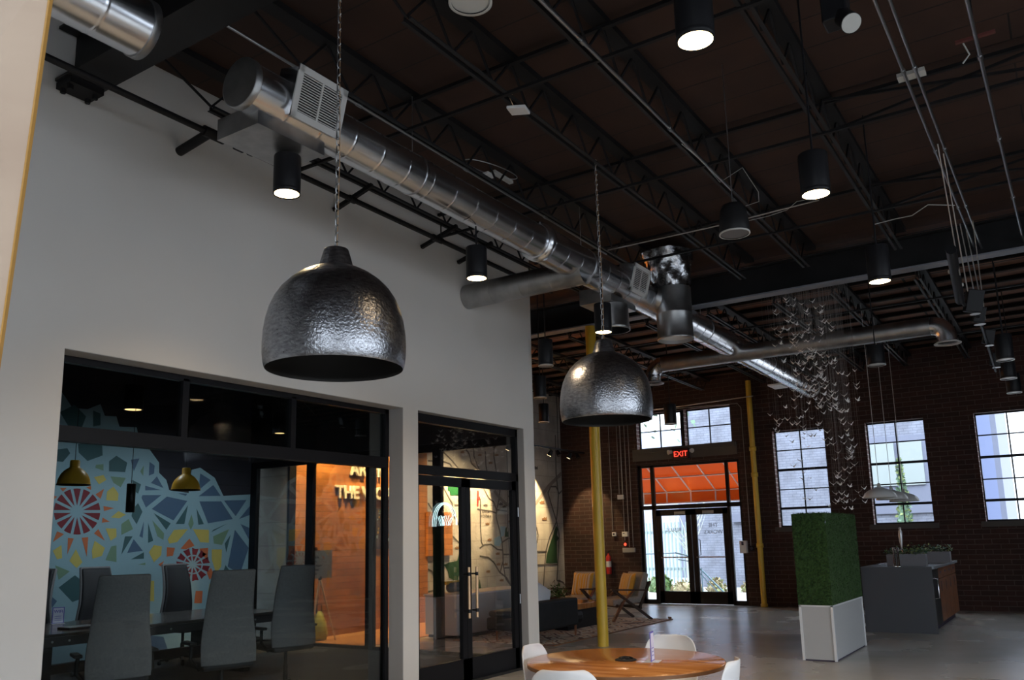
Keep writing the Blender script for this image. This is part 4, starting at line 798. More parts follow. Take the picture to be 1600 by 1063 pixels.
def shrub(x, y, r, h, m, label, m2=None, cat='shrub', n_=150, ls=.11):
    t = thing(cat, (x, y, -.05), label, cat); b = MB(); 
    for k in range(n_):
        a = random.uniform(0, 2*PI); e_ = random.uniform(0, 1); f = math.sqrt(1-e_**2) if h < 1.6 else (1-e_)
        p = Vector((x + r*f*math.cos(a)*random.uniform(.75, 1), y + r*f*math.sin(a)*random.uniform(.75, 1), -.05 + h*e_))
        d1 = Vector((random.uniform(-1, 1), random.uniform(-1, 1), random.uniform(-.4, 1.2))).normalized()*ls; d2 = d1.cross(Vector((random.random(), random.random(), .3))).normalized()*ls*.4
        b.add([p-d1*.2, p+d2+d1*.4, p+d1, p-d2+d1*.4], [(0,1,2,3)], m2 if m2 and k % 3 == 0 else m)
    b.lathe((x, y, -.05), [(0, 0)] + [(r*.82*(math.sqrt(1-(j/8)**2) if h < 1.6 else (1-j/8)), h*.95*j/8) for j in range(9)], m, 14)
    b.build('foliage', m, t); MB().lathe((x, y, -.05), [(.03, 0), (.02, h*.7)], 'dark_wood', 8).build('stem', 'dark_wood', t); return t
random.seed(21)
shrub(-10.9, 24.6, .45, .5, 'leaf', 'green leafy shrub outside the left entrance leaf', 'lime_leaf')
shrub(-9.9, 24.2, .5, .32, 'grass_tan', 'tan ornamental grass tuft outside between the entrance leaves', 'lime_leaf', 'grass_tuft')
shrub(-9.05, 24.4, .3, .38, 'grass_tan', 'tan ornamental grass by the foot of the stair handrail', 'lime_leaf', 'grass_tuft')
shrub(-8.1, 25.0, .45, .36, 'grass_tan', 'tan grass tuft seen in the right entrance leaf corner', 'lime_leaf', 'grass_tuft')
shrub(-7.3, 23.6, .35, .55, 'grass_tan', 'tall tan grass outside the narrow right sidelight', 'lime_leaf', 'grass_tuft')
shrub(-4.0, 25.6, .42, 3.6, 'cypress', 'slim pale green conifer outside the middle window', 'lime_leaf', 'conifer', 700)
shrub(-5.65, 25.6, .36, 3.3, 'cypress', 'slim conifer showing at the right side of the left window', 'lime_leaf', 'conifer', 500)
t = thing('tree', (-11.6, 23.4, -.05), 'grey green tree trunk outside the left sidelight', 'tree'); MB().lathe((-11.6, 23.4, -.05), [(.22, 0), (.17, 1), (.15, 6)], 'trunk', 16).build('trunk', 'trunk', t)
b = MB()
for k in range(260):
    p = Vector((-11.6+random.gauss(0, 1.0), 23.4+random.gauss(0, .8), 5.6+random.gauss(0, .6))); d1 = Vector((random.uniform(-1, 1), random.uniform(-1, 1), random.uniform(-1, 1))).normalized()*.2; d2 = d1.cross(Vector((.3, .5, .8))).normalized()*.08; b.add([p, p+d1*.5+d2, p+d1, p+d1*.5-d2], [(0,1,2,3)])
b.build('foliage', 'cypress', t)
t = thing('bare_tree', (-10.4, 25.6, -.05), 'small bare tree standing between the two buildings outside', 'tree')
b = MB(); b.tube([(-10.4, 25.6, -.05), (-10.4, 25.6, 1.6)], .03)
for k in range(16):
    a = random.uniform(0, 2*PI); z = random.uniform(1.1, 1.7); b.tube([(-10.4, 25.6, z), (-10.4+.5*math.cos(a), 25.6+.5*math.sin(a), z+.6), (-10.4+.7*math.cos(a+.3), 25.6+.7*math.sin(a+.3), z+1.2)], [.013, .009, .004], None, 5)
b.build('branches', 'trunk', t)

# ------------------------------------------------------------------ lobby furniture
q = thing('reception_counter', (-8.9, 12.7, 0), 'low white reception counter seen through the double door', 'counter')
b = MB(); b.box((-9.5, 11.6, .06), (-8.82, 14.0, .70)); b.build('body', 'pale_panel', q, .005); MB().box((-9.46, 11.64, .012), (-8.86, 13.96, .06)).build('plinth', 'frame_black', q)
MB().box((-9.52, 11.58, .70), (-8.80, 14.02, .725)).build('counter_top', 'white_edge', q)
t = thing('duffel_bag', (-9.2, 12.1, .73), 'grey and yellow rolled bag lying on the reception counter', 'bag'); MB().ring([(-9.2, 11.85, .80), (-9.2, 11.90, .82), (-9.2, 12.35, .82), (-9.2, 12.45, .79)], 16, [.03, .085, .085, .03], 'grey_cloth').build('body', 'grey_cloth', t); MB().ring([(-9.22, 11.80, .90), (-9.22, 12.3, .905)], 12, [.03, .03], 'amber').build('yellow_roll', 'amber', t)
XE = -11.0; e0, e1 = at(447, 862, x=XE), at(517, 903, x=XE); e0.y = max(e0.y, 10.03); tp = at(500, 903, x=XE); ft = at(524, 1001, z=.012)
ez = thing('easel', (XE, tp.y, 0), 'wooden tripod easel holding a grey sign board by the orange wall', 'easel')
for f in ((ft.x, ft.y, .012), (XE+.05, tp.y-.28, .012), (XL+.12, tp.y+.05, .012)): MB().tube([tp, f], [.018, .012], None, 8).build('leg', 'brass', ez)
bd = MB().box((XE-.01, e0.y, e1.z), (XE+.02, e1.y, e0.z)).build('sign_board', 'grey_cloth', ez)
b = MB()
for k in range(5): b.box((XE+.021, tp.y-.22+.05*(k % 2), e1.z+.06+.07*k), (XE+.023, tp.y-.10+.05*(k % 3), e1.z+.09+.07*k))
b.build('printed_marks', 'chair_dark', bd); MB().lathe(tp, [(.03, -.04), (.03, .02)], 'black_metal', 12, True, True).build('head', 'black_metal', ez)
MB().lathe((XE, tp.y-.1, e0.z), [(.025, 0), (.03, .03), (.01, .06)], 'black_metal', 12, True, True).build('clamp', 'black_metal', bd)
bg = at(498, 1003, x=-10.98)
t = thing('tote_bag', (bg.x, bg.y, .012), 'yellow green bag slumped on the floor beside the easel', 'bag')
MB().lathe((bg.x, bg.y, .012), [(.0, 0), (.13, .01), (.15, .10), (.12, .28), (.07, .42), (.04, .47), (0, .48)], 'bag_yellow', 14).build('body', 'bag_yellow', t); MB().tube([(bg.x, bg.y-.06, .45), (bg.x, bg.y-.05, .60), (bg.x, bg.y+.05, .60), (bg.x, bg.y+.06, .45)], .012).build('strap', 'leather', t)
# track lights in the lobby
tr_ = thing('track_light', (-10.5, 15.5, 3.7), 'long black track of small spotlights along the map wall', 'track light')
MB().box((-10.53, 12.6, 3.76), (-10.47, 19.3, 3.80)).build('track', 'black_metal', tr_)
b = MB()
for y in (12.8, 15.4, 18.0): b.tube([(-10.5, y, 3.80), (-10.5, y, dz(y)-.02)], .008)
b.build('hanger', 'black_metal', tr_)
for k, (u, v, lit) in enumerate(((728, 693, 0), (758, 697, 1), (774, 697, 0), (793, 703, 1), (858, 712, 1), (874, 712, 0), (888, 716, 1), (904, 716, 0))):
    c = at(u, v, x=-10.5); dr = Vector((-.45 if lit else .5, -.1, -.8)).normalized(); hh = c - dr*.14
    o = MB().ring([hh, hh.lerp(c, .5), c], 20, [.04, .055, .06], 'black_metal').build('spot_head', 'black_metal', tr_)
    MB().tube([hh, (c.x, c.y, 3.77)], .012, 'black_metal').build('arm', 'black_metal', o)
    MB().ring([c+dr*.001, c+dr*.003], 20, [.05, .05]).build('lens', 'warm_lens' if lit else 'black_plastic', o)
    if lit: spot('track_glow', c + dr*.02, (XL, c.y + (.35 if k > 3 else -.1), 2.6) if k != 6 else (-10.4, YF, 1.9), 470 if k != 6 else 110, (1, .72, .36), 52, .4, .03)
for y in (10.9, 12.4): spot('wall_wash', (-10.75, y, 3.95), (XL, y, 2.3), 620, (1, .62, .22), 88, .7, .05)
spot('wall_wash', (-10.2, 10.05, 3.6), (-11.2, 9.95, 1.4), 60, (1, .95, .85), 70, .8, .05)  # added spot without a fixture, brightens the pale pillar and easel
spot('wall_wash', (-9.6, 14.6, 3.8), (XL, 14.6, 1.8), 210, (1, .76, .42), 90, .8, .05)
# rug, table, armchairs, sofa
struct_r = thing('woven_rug', (-8.2, 13.7, .002), 'cream and rust lozenge patterned rug under the lounge chairs', 'rug')
MB().box((-8.76, 11.45, .002), (-6.86, 15.95, .014)).build('pile', 'rug_weave', struct_r); b = MB(); b.box((-6.88, 11.43, .002), (-6.85, 15.97, .018)); b.box((-8.78, 11.43, .002), (-8.75, 15.97, .018)); b.build('border', 'wood_edge', struct_r); MB().tube([(-6.92, 15.93, .04), (-6.86, 15.88, .04)], .022).build('rolled_corner', 'wood_edge', struct_r)
t = thing('coffee_table', (-8.1, 14.0, .014), 'thick live edge wood coffee table with a black base, behind the sofa', 'coffee table')
b = MB(); n_ = 22; random.seed(9)
out = [(-7.70 + random.uniform(-.02, .02), 13.2 + 1.55*k/n_) for k in range(n_+1)] + [(-8.52 + random.uniform(-.02, .02), 14.75 - 1.55*k/n_) for k in range(n_+1)]
b.prism([(x, y, .34) for x, y in out], (0, 0, .10)); b.build('tabletop', 'table_wood', t, .006); MB().box((-7.98, 13.35, .016), (-7.72, 14.62, .338)).build('base', 'black_metal', t); MB().box((-8.45, 13.5, .016), (-8.2, 14.5, .338)).build('base', 'black_metal', t)
t = thing('potted_plant', (-8.26, 13.9, .44), 'leafy green plant in a low brown pot on the coffee table', 'plant')
MB().lathe((-8.26, 13.9, .442), [(.0, 0), (.11, 0), (.14, .09), (.13, .10), (.12, .08), (0, .07)], 'walnut', 24).build('pot', 'walnut', t)
b = MB(); random.seed(4)
for k in range(230):
    a = random.uniform(0, 2*PI); r_ = .25*math.sqrt(random.random()); p = Vector((-8.26+r_*math.cos(a), 13.9+r_*math.sin(a), .53+random.uniform(0, .27)*(1-r_/.4)))
    d1 = Vector((math.cos(a), math.sin(a), random.uniform(-.6, 1.2))).normalized()*.06; d2 = d1.cross(Vector((0, .2, 1))).normalized()*.022; b.add([p, p+d1*.5+d2, p+d1, p+d1*.5-d2], [(0,1,2,3)], 'leaf')
b.build('leaves', 'leaf', t)
b = MB()
for a in (.3, 1.5, 2.7): b.tube([(-8.26, 13.9, .6), (-8.26+.06*math.cos(a), 13.9+.12*math.sin(a), .85), (-8.26+.14*math.cos(a), 13.9+.26*math.sin(a), .80)], .004, None, 5)
b.build('stems', 'dark_wood', t)
so_ = thing('leather_sofa', (-7.5, 12.2, 0), 'black leather lounge sofa with its back to the white wall end', 'sofa')
MB().box((-8.05, 11.35, .20), (-7.14, 12.72, .40)).build('seat_base', 'leather', so_, .03); MB().box((-8.05, 11.40, .40), (-7.32, 12.90, .50)).build('seat_cushion', 'leather', so_, .04); MB().box((-7.34, 11.35, .20), (-7.10, 12.66, .64)).build('backrest', 'leather', so_, .03); MB().box((-8.0, 12.60, .20), (-7.16, 12.98, .42)).build('end_bolster', 'leather', so_, .08)
for x, y in ((-7.2, 11.5), (-7.22, 12.75), (-7.95, 11.5), (-7.95, 12.75)): MB().lathe((x, y, .015), [(.013, 0), (.026, .19)], 'walnut', 12, True, True).build('leg', 'walnut', so_)
def pillow(name, c, sz, rot, m, label, cat='cushion', par=None):
    b = MB(); n_ = 10; vs = []; 
    for s_ in (1, -1):
        for i in range(n_+1):
            for j in range(n_+1):
                x, z = 2*i/n_-1, 2*j/n_-1; th = s_*sz[1]/2*((1-x**4)*(1-z**4))**.5; k = 1-.06*(1-abs(x))*(z*z); k2 = 1-.06*(1-abs(z))*(x*x)
                vs.append(Vector((x*sz[0]/2*k2, th, z*sz[2]/2*k)))
    R = Euler(rot).to_matrix(); vs = [R @ v for v in vs]; N1 = (n_+1)**2
    fs = [(i*(n_+1)+j, (i+1)*(n_+1)+j, (i+1)*(n_+1)+j+1, i*(n_+1)+j+1) for i in range(n_) for j in range(n_)]
    b.add(vs, fs + [tuple(N1+a for a in f[::-1]) for f in fs], m, True)
    o = b.build(name, m); o.location = c; return tag(o, label, cat) if label else o
pillow('throw_cushion', (-7.42, 12.0, .70), (.42, .14, .42), (-.35, .5, 1.25), 'cushion_white', 'pale blue white cushion standing on the black sofa')
def armchair(label):
    t = thing('lounge_armchair', (0, 0, 0), label, 'armchair', 'lounge armchairs')
    for s_ in (-1, 1):
        x = s_*.35
        MB().bar((x, -.40, .015), (x*.96, -.16, .36), .045, .055, None, (1, 0, 0)).build('front_leg', 'walnut', t)
        MB().bar((x, .46, .015), (x*.96, -.36, .60), .04, .06, None, (1, 0, 0)).build('cross_leg', 'dark_wood', t)
        MB().bar((x, -.42, .61), (x, .40, .575), .065, .028, None, (0, 0, 1)).build('armrest', 'dark_wood', t)
        MB().bar((x, .20, .26), (x, .46, .74), .035, .05, None, (1, 0, 0)).build('back_post', 'dark_wood', t)
        MB().bar((x, -.17, .36), (x, .10, .60), .03, .04, None, (1, 0, 0)).build('arm_strut', 'walnut', t)
    b = MB(); b.cbox((0, -.28, .30), (.66, .04, .06)); b.cbox((0, .24, .25), (.66, .04, .06)); b.cbox((0, .44, .70), (.70, .03, .07)); b.build('rail', 'dark_wood', t)
    MB().cbox((0, -.04, .385), (.62, .64, .13), None, (.07, 0, 0)).build('seat_cushion', 'linen', t, .03)
    MB().cbox((0, .33, .66), (.62, .13, .52), None, (-.32, 0, 0)).build('back_cushion', 'linen', t, .03); return t
a1 = armchair('grey lounge armchair with wooden Z shaped legs nearest the entrance'); a1.location = (-7.74, 15.55, 0); a1.rotation_euler = (0, 0, math.radians(-34))
a2 = copy_tree(a1); a2['label'] = 'grey lounge armchair behind the coffee table, left of the yellow column'; a2.location = (-8.72, 15.55, 0); a2.rotation_euler = (0, 0, math.radians(-4))
for a_, lb, dx in ((a1, 'yellow striped cushion on the armchair nearest the entrance', -.03), (a2, 'yellow striped cushion on the armchair left of the yellow column', .02)):
    p = pillow('striped_cushion', (0, 0, 0), (.50, .15, .46), (-.30, 0, 0), 'stripe', lb); Rz = Matrix.Rotation(a_.rotation_euler.z, 3, 'Z'); p.location = a_.location + Rz @ Vector((dx, .16, .68)); p.rotation_euler = (0, 0, a_.rotation_euler.z); p['group'] = 'striped cushions'

# ------------------------------------------------------------------ meeting room furniture
t = thing('conference_table', (-9.7, 6.3, 0), 'long dark conference table with a bolted metal edge in the meeting room', 'table')
TZ = .755
MB().box((-10.40, 4.75, TZ-.03), (-8.95, 8.05, TZ)).build('tabletop', 'conf_top', t, .004)
MB().box((-10.38, 4.77, TZ-.125), (-8.945, 8.03, TZ-.032)).build('edge_band', 'conf_edge', t)
b = MB()
for y in (4.9, 5.08, 5.95, 6.28, 6.9, 7.5, 8.0): b.tube([(-8.945, y, TZ-.075), (-8.935, y, TZ-.075)], .012, None, 10)
b.build('edge_bolts', 'steel_brushed', t)
for y in (5.0, 7.6): MB().box((-10.3, y-.05, .014), (-9.2, y+.05, TZ-.126)).build('leg', 'frame_black', t)
MB().box((-9.8, 5.06, .25), (-9.7, 7.54, .35)).build('stretcher', 'frame_black', t)
def officechair(label):
    t = thing('conference_chair', (0, 0, 0), label, 'chair', 'high back conference chairs')
    b = MB(); nu, nv = 12, 16
    for sgn, off, m in ((1, 0, 'chair_grey'),):
        vs = []
        for j in range(nv+1):
            f = j/nv; z = .50 + .88*f; hw = .262 - .055*f**1.2 + .012*math.sin(min(1, f*2.2)*PI)
            yb = .20 + .10*f + .055*math.sin(f*PI*1.15 + 2.6)
            for i in range(nu+1): s_ = 2*i/nu-1; vs.append(Vector((s_*hw, yb - .05*s_*s_ + .0, z)))
        b.add(vs, [(j*(nu+1)+i, j*(nu+1)+i+1, (j+1)*(nu+1)+i+1, (j+1)*(nu+1)+i) for j in range(nv) for i in range(nu)], m, True)
    o = b.build('backrest', 'chair_grey', t); sd = o.modifiers.new('s', 'SOLIDIFY'); sd.thickness = .035; sd.offset = 0; bv = o.modifiers.new('b', 'BEVEL'); bv.width = .008; bv.segments = 2
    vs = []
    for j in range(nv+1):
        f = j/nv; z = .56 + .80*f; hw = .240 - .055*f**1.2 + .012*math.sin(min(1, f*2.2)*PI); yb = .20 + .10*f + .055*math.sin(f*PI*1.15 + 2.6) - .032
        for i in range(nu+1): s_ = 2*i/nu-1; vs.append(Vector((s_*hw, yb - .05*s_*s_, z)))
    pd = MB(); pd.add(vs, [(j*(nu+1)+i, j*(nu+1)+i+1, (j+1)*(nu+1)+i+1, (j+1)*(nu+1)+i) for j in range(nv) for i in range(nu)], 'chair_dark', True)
    o = pd.build('shaded_front', 'chair_dark', t); sd = o.modifiers.new('s', 'SOLIDIFY'); sd.thickness = .03; sd.offset = 0  # dark front layer paints the shade on chairs facing the glass
    MB().cbox((0, -.04, .49), (.50, .50, .085)).build('seat', 'chair_dark', t, .03)
    for s_ in (-1, 1):
        MB().cbox((s_*.31, -.04, .70), (.07, .27, .03)).build('arm_pad', 'black_plastic', t, .01); MB().tube([(s_*.30, 0, .69), (s_*.31, .02, .55), (s_*.22, .02, .45)], .018, None, 8).build('arm_post', 'black_plastic', t)
    MB().lathe((0, 0, .08), [(.028, 0), (.028, .20), (.02, .21), (.02, .37)], 'black_metal', 16).build('gas_column', 'steel_brushed', t)
    b = MB()
    for k in range(5): a = 2*PI*k/5+.3; b.bar((.02*math.cos(a), .02*math.sin(a), .11), (.31*math.cos(a), .31*math.sin(a), .075), .035, .03)
    b.build('star_base', 'black_plastic', t)
    for k in range(5): a = 2*PI*k/5+.3; MB().lathe((.31*math.cos(a), .31*math.sin(a), .014), [(0, 0), (.022, .004), (.028, .028), (.022, .052), (0, .056)], 'black_plastic', 12).build('caster', 'black_plastic', t)
    return t
oc = officechair('tall grey conference chair nearest the glass, its back hiding the table middle')
spots = [(at(190, 1000, d=7.35), -112, None), (at(362, 1000, d=8.1), -108, 'grey conference chair with its back to the glass, right of the tallest one'),
         (at(464, 960, d=9.45), -104, 'bluish grey conference chair at the right end of the table'), (at(146, 940, d=11.3), 88, 'dark conference chair facing the glass behind the tallest near chair'),
         (at(270, 940, d=12.15), 94, 'dark conference chair facing the glass below the orange and red flower'), (at(62, 950, d=10.7), 20, 'dark conference chair at the left end, half hidden by the wall')]
for i, (p, a, lb) in enumerate(spots):
    o = oc if i == 0 else copy_tree(oc)
    if lb: o['label'] = lb
    o.location = (p.x, p.y, 0); o.rotation_euler = (0, 0, math.radians(a))
    R = Matrix.Rotation(math.radians(a), 3, 'Z'); o.location = Vector((p.x, p.y, .0)) - R @ Vector((0, .24, 0)) + Vector((0, 0, .06 if i < 3 else .03)) * 0
def signholder(c, rz, label, bd_, wd=.10, ht=.17, word=None):
    t = thing('sign_holder', c, label, 'sign')
    MB().box((c[0]-.002, c[1]-wd/2, c[2]), (c[0]+.002, c[1]+wd/2, c[2]+ht)).build('card', bd_, t)
    b = MB(); b.box((c[0]+.0025, c[1]-wd/2+.01, c[2]+.012), (c[0]+.0035, c[1]+wd/2-.01, c[2]+ht-.01)); b.build('printed_face', 'paper', t)
    if word: text(word, wd*.36, .0003, (c[0]+.005, c[1], c[2]+ht*.66), FX, 'purple', 'lettering', t, bold=.001)
    b = MB()
    for k in range(3): b.box((c[0]+.0036, c[1]-wd*.28, c[2]+ht*(.2+.12*k)), (c[0]+.0042, c[1]+wd*.28, c[2]+ht*(.225+.12*k)))
    b.build('print_lines', 'purple', t)
    MB().box((c[0]-.05, c[1]-wd/2-.005, c[2]), (c[0]+.05, c[1]+wd/2+.005, c[2]+.004)).build('clear_base', 'white_edge', t)
    t.rotation_euler = (0, 0, rz); return t
p = at(90, 975, z=TZ+.002); signholder((p.x, p.y, TZ+.002), -.3, 'small purple bordered WIFI sign on the left end of the conference table', 'purple', .13, .19, 'WIFI')
t = thing('laptop', (-9.35, 5.45, TZ+.001), 'thin closed laptop on the conference table beside the WIFI sign', 'laptop'); MB().box((-9.5, 5.25, TZ+.001), (-9.25, 5.6, TZ+.02)).build('body', 'chair_dark', t, .004); MB().box((-9.49, 5.26, TZ+.0205), (-9.26, 5.59, TZ+.024)).build('lid', 'steel_brushed', t)
def yl(u, v, d, R, label):
    c = at(u, v, d=d); t = thing('yellow_pendant', c, label, 'pendant lamp', 'yellow meeting room pendants')
    pr = [(1.0, 0), (.99, .08), (.93, .38), (.80, .68), (.60, .92), (.36, 1.10), (.30, 1.14), (.29, 1.55), (.25, 1.60), (0, 1.61)]
    MB().lathe(c, [(r*R, z*R) for r, z in pr], 'yellow_shade', 48).build('shade', 'yellow_shade', t); MB().lathe(c, [(.98*R, .002)] + [(r*R*.96, z*R-.003) for r, z in pr[1:6]], 'pendant_inside', 48).build('shade_lining', 'pendant_inside', t)
    MB().lathe(c, [(1.0*R, -.004), (1.02*R, 0), (1.0*R, .004)], 'black_metal', 48).build('rim', 'black_metal', t)
    MB().tube([(c.x, c.y, c.z+1.6*R), (c.x, c.y, 4.448)], .004, None, 6).build('cord', 'black_plastic', t); return t
yl(115, 758, 9.6, .175, 'yellow metal pendant lamp on the left, above the red wheel of the mural'); yl(290, 766, 10.3, .168, 'yellow metal pendant lamp on the right, below the black transom bar')
c = at(203, 801, d=9.9); t = thing('black_pendant', c, 'slim black cylinder pendant hanging between the two yellow lamps', 'pendant lamp'); MB().lathe(c, [(.045, 0), (.05, .002), (.05, .33), (.045, .335), (0, .336)], 'black_metal', 24).build('shade', 'black_metal', t); MB().tube([(c.x, c.y, c.z+.33), (c.x, c.y, 4.448)], .004, None, 6).build('cord', 'black_plastic', t); MB().disc((c.x, c.y, c.z+.004), .044, None, 24, -1).build('lens', 'pale_lens', t)
for k, (u, v, lb) in enumerate(((208, 640, 'small warm downlight glowing in the dark meeting room, left one'), (437, 677, 'small warm downlight glowing in the dark meeting room, right one'))):
    p = at(u, v, z=3.297); t = thing('meeting_room_downlight', p, lb, 'ceiling light', 'meeting room downlights')
    MB().disc((p.x, p.y, 3.294), .095 if k == 0 else .07, None, 32, -1).build('lens', 'warm_lens_dim', t); MB().lathe((p.x, p.y, 3.29), [(.10, .008), (.11, .0), (.115, .008), (.115, .3), (0, .3)], 'black_metal', 32).build('housing', 'black_metal', t); MB().tube([(p.x, p.y, 3.58), (p.x, p.y, 4.448)], .01, None, 6).build('stem', 'black_metal', t)
spot('meeting_glow', (-9.6, 6.2, 3.25), (-11.2, 6.6, 0), 60, (.86, .93, 1), 150, .8, .2); spot('meeting_glow', (-9.9, 8.4, 3.25), (-11.4, 8.4, 0), 48, (.9, .95, 1), 150, .8, .2)

# ------------------------------------------------------------------ foreground table and chairs
TC = (-2.78, 5.60); RT = .69
t = thing('round_table', (TC[0], TC[1], 0), 'round warm wood cafe table at the bottom centre', 'table')
b = MB(); b.lathe((TC[0], TC[1], 0), [(0, .715), (RT-.02, .715), (RT, .725), (RT, .742), (RT-.006, .75), (0, .75)], 'table_wood', 96); b.build('tabletop', 'table_wood', t)
MB().lathe((TC[0], TC[1], 0), [(RT+.0008, .719), (RT+.0008, .741)], 'wood_edge', 96).build('edge_band', 'wood_edge', t)
MB().lathe((TC[0], TC[1], 0), [(.32, .003), (.32, .012), (.05, .03), (.04, .06), (.04, .70), (.12, .714)], 'white_metal', 40).build('pedestal', 'white_metal', t)
t = thing('power_grommet', (-2.78, 5.60, .751), 'round black power grommet in the middle of the wood table', 'grommet')
b = MB(); p = at(978, 1032, z=.751); b.lathe((p.x, p.y, .751), [(0, 0), (.075, 0), (.075, .006), (.06, .012), (0, .010)], 'black_plastic', 32); b.build('body', 'black_plastic', t)
b = MB(); random.seed(2)
for k in range(5): a = k*1.3; b.tube([(p.x+.05*math.cos(a), p.y+.05*math.sin(a), .764), (p.x+.03*math.cos(a+1), p.y+.03*math.sin(a+1), .772), (p.x+.05*math.cos(a+2), p.y+.05*math.sin(a+2), .764)], .006, None, 6)
b.build('cable_coil', 'black_plastic', t)
p = at(1020, 1034, z=.752); signholder((p.x, p.y, .752), .20, 'slim acrylic sign holder seen nearly edge on, standing on the round table', 'purple', .10, .20)
def shellchair(label):
    t = thing('shell_chair', (0, 0, 0), label, 'chair', 'white shell chairs round the table')
    prof = [(-.215, .425), (-.20, .44), (-.12, .445), (-.02, .438), (.08, .434), (.15, .45), (.195, .50), (.222, .58), (.238, .66), (.250, .74), (.258, .80), (.262, .83)]
    wid = [.17, .20, .225, .235, .235, .232, .230, .228, .225, .215, .185, .13]; n_ = 12; vs = []
    for k, ((y, z), hw) in enumerate(zip(prof, wid)):
        seat = max(0, 1 - max(0, k-3)/3)
        for i in range(n_+1):
            s_ = 2*i/n_-1; vs.append(Vector((s_*hw, y - (1-seat)*.07*s_*s_*(1 if k < 10 else .8), z + seat*.035*s_*s_)))
    b = MB(); b.add(vs, [(j*(n_+1)+i, j*(n_+1)+i+1, (j+1)*(n_+1)+i+1, (j+1)*(n_+1)+i) for j in range(len(prof)-1) for i in range(n_)], None, True)
    o = b.build('seat_shell', 'white_plastic', t); sd = o.modifiers.new('s', 'SOLIDIFY'); sd.thickness = .012; sd.offset = 0; ss = o.modifiers.new('u', 'SUBSURF'); ss.levels = 1; ss.render_levels = 2
    for sx in (-1, 1):
        for sy in (-1, 1): MB().tube([(sx*.12, sy*.12, .425), (sx*.21, sy*.21, .005)], [.014, .010], None, 10).build('leg', 'white_metal', t)
    return t
sc = shellchair('white shell chair at the left side of the round table')
for k, (u, v, zt, aim, lb) in enumerate(((824, 1008, .83, None, None), (878, 1048, .83, None, 'white shell chair nearest the camera at the bottom edge'), (1051, 992, .83, None, 'white shell chair on the far side of the round table'), (1152, 1030, .83, None, 'white shell chair at the right side of the round table'))):
    o = sc if k == 0 else copy_tree(sc)
    if lb: o['label'] = lb
    p = at(u, v, z=zt); d_ = Vector((TC[0]-p.x, TC[1]-p.y)).normalized(); th = math.atan2(d_.x, -d_.y)
    th += (0, .25, 0, .38)[k]; R = Matrix.Rotation(th, 3, 'Z'); o.location = Vector((p.x, p.y, 0)) - R @ Vector((0, .25, 0)); o.rotation_euler = (0, 0, th)

# ------------------------------------------------------------------ moss block and island
t = thing('moss_planter', (-2.94, 12.3, 0), 'tall rectangular block, green moss above and pale panels below', 'planter')
x0, x1, y0, y1 = -3.155, -2.73, 11.42, 13.2
MB().box((x0+.012, y0+.012, .02), (x1-.012, y1-.012, .675)).build('base_panels', 'pale_panel', t)
b = MB()
for xx in (x0, x1-.03):
    for yy in (y0, y1-.03): b.box((xx, yy, .005), (xx+.03, yy+.03, .685))
b.box((x0, y0, .67), (x1, y1, .69)); b.build('corner_trim', 'white_edge', t); MB().box((x0+.02, y0+.02, .0), (x1-.02, y1-.02, .02)).build('plinth', 'ink', t)
b = MB(); nx, ny, nz = 14, 46, 34; random.seed(8)
def mossface(o_, u_, v_, nu, nv, nrm):
    vs = []
    for j in range(nv+1):
        for i in range(nu+1):
            e_ = 1 if 0 < i < nu and 0 < j < nv else .2; vs.append(o_ + u_*(i/nu) + v_*(j/nv) + nrm*random.uniform(-.004, .012)*e_)
    b.add(vs, [(j*(nu+1)+i, j*(nu+1)+i+1, (j+1)*(nu+1)+i+1, (j+1)*(nu+1)+i) for j in range(nv) for i in range(nu)], 'moss')
X_, Y_, Z_ = Vector((x1-x0, 0, 0)), Vector((0, y1-y0, 0)), Vector((0, 0, 1.16)); o0 = Vector((x0, y0, .69))
mossface(o0, X_, Z_, nx, nz, Vector((0, -1, 0))); mossface(o0+X_, Y_, Z_, ny, nz, Vector((1, 0, 0))); mossface(o0+Y_+X_, -X_, Z_, nx, nz, Vector((0, 1, 0))); mossface(o0+Y_, -Y_, Z_, ny, nz, Vector((-1, 0, 0))); mossface(o0+Z_, X_, Y_, nx, ny, Vector((0, 0, 1)))
for k in range(5200):                                   # short tufts over all faces
    f = random.random(); z = .70 + 1.15*random.random()
    if f < .30: p = Vector((random.uniform(x0, x1), y0, z)); nn_ = Vector((0, -1, .3))
    elif f < .85: p = Vector((x1, random.uniform(y0, y1), z)); nn_ = Vector((1, 0, .3))
    elif f < .92: p = Vector((x0, random.uniform(y0, y1), z)); nn_ = Vector((-1, 0, .3))
    else: p = Vector((random.uniform(x0, x1), random.uniform(y0, y1), 1.85)); nn_ = Vector((0, 0, 1))
    d1 = (nn_ + Vector((random.uniform(-.6, .6), random.uniform(-.6, .6), random.uniform(-.6, .6)))).normalized()*.028; d2 = d1.cross(Vector((.3, .2, .9))).normalized()*.007; b.add([p-d2, p+d2, p+d1], [(0,1,2)], 'moss')
b.build('moss', 'moss', t)
t = thing('kitchen_island', (-2.55, 16.4, 0), 'dark grey bar island with a pale worktop and wood cabinet side', 'counter')
ix0, ix1, iy0, iy1, iz = -3.10, -2.04, 15.05, 18.2, 1.03
MB().box((ix0, iy0, .0), (ix1, iy0+.06, iz)).build('end_panel', 'island_grey', t); MB().box((ix0, iy0+.06, iz-.04), (ix1+.03, iy1, iz)).build('worktop', 'quartz', t)
MB().box((ix0+.05, iy0+.07, .10), (ix1-.04, iy1-.02, iz-.042)).build('carcass', 'walnut', t); MB().box((ix0+.08, iy0+.07, .0), (ix1-.10, iy1-.05, .10)).build('plinth', 'ink', t)
fr = MB().box((ix1-.038, iy0+.08, .12), (ix1-.005, iy0+.72, iz-.05)).build('fridge_door', 'black_plastic', t)
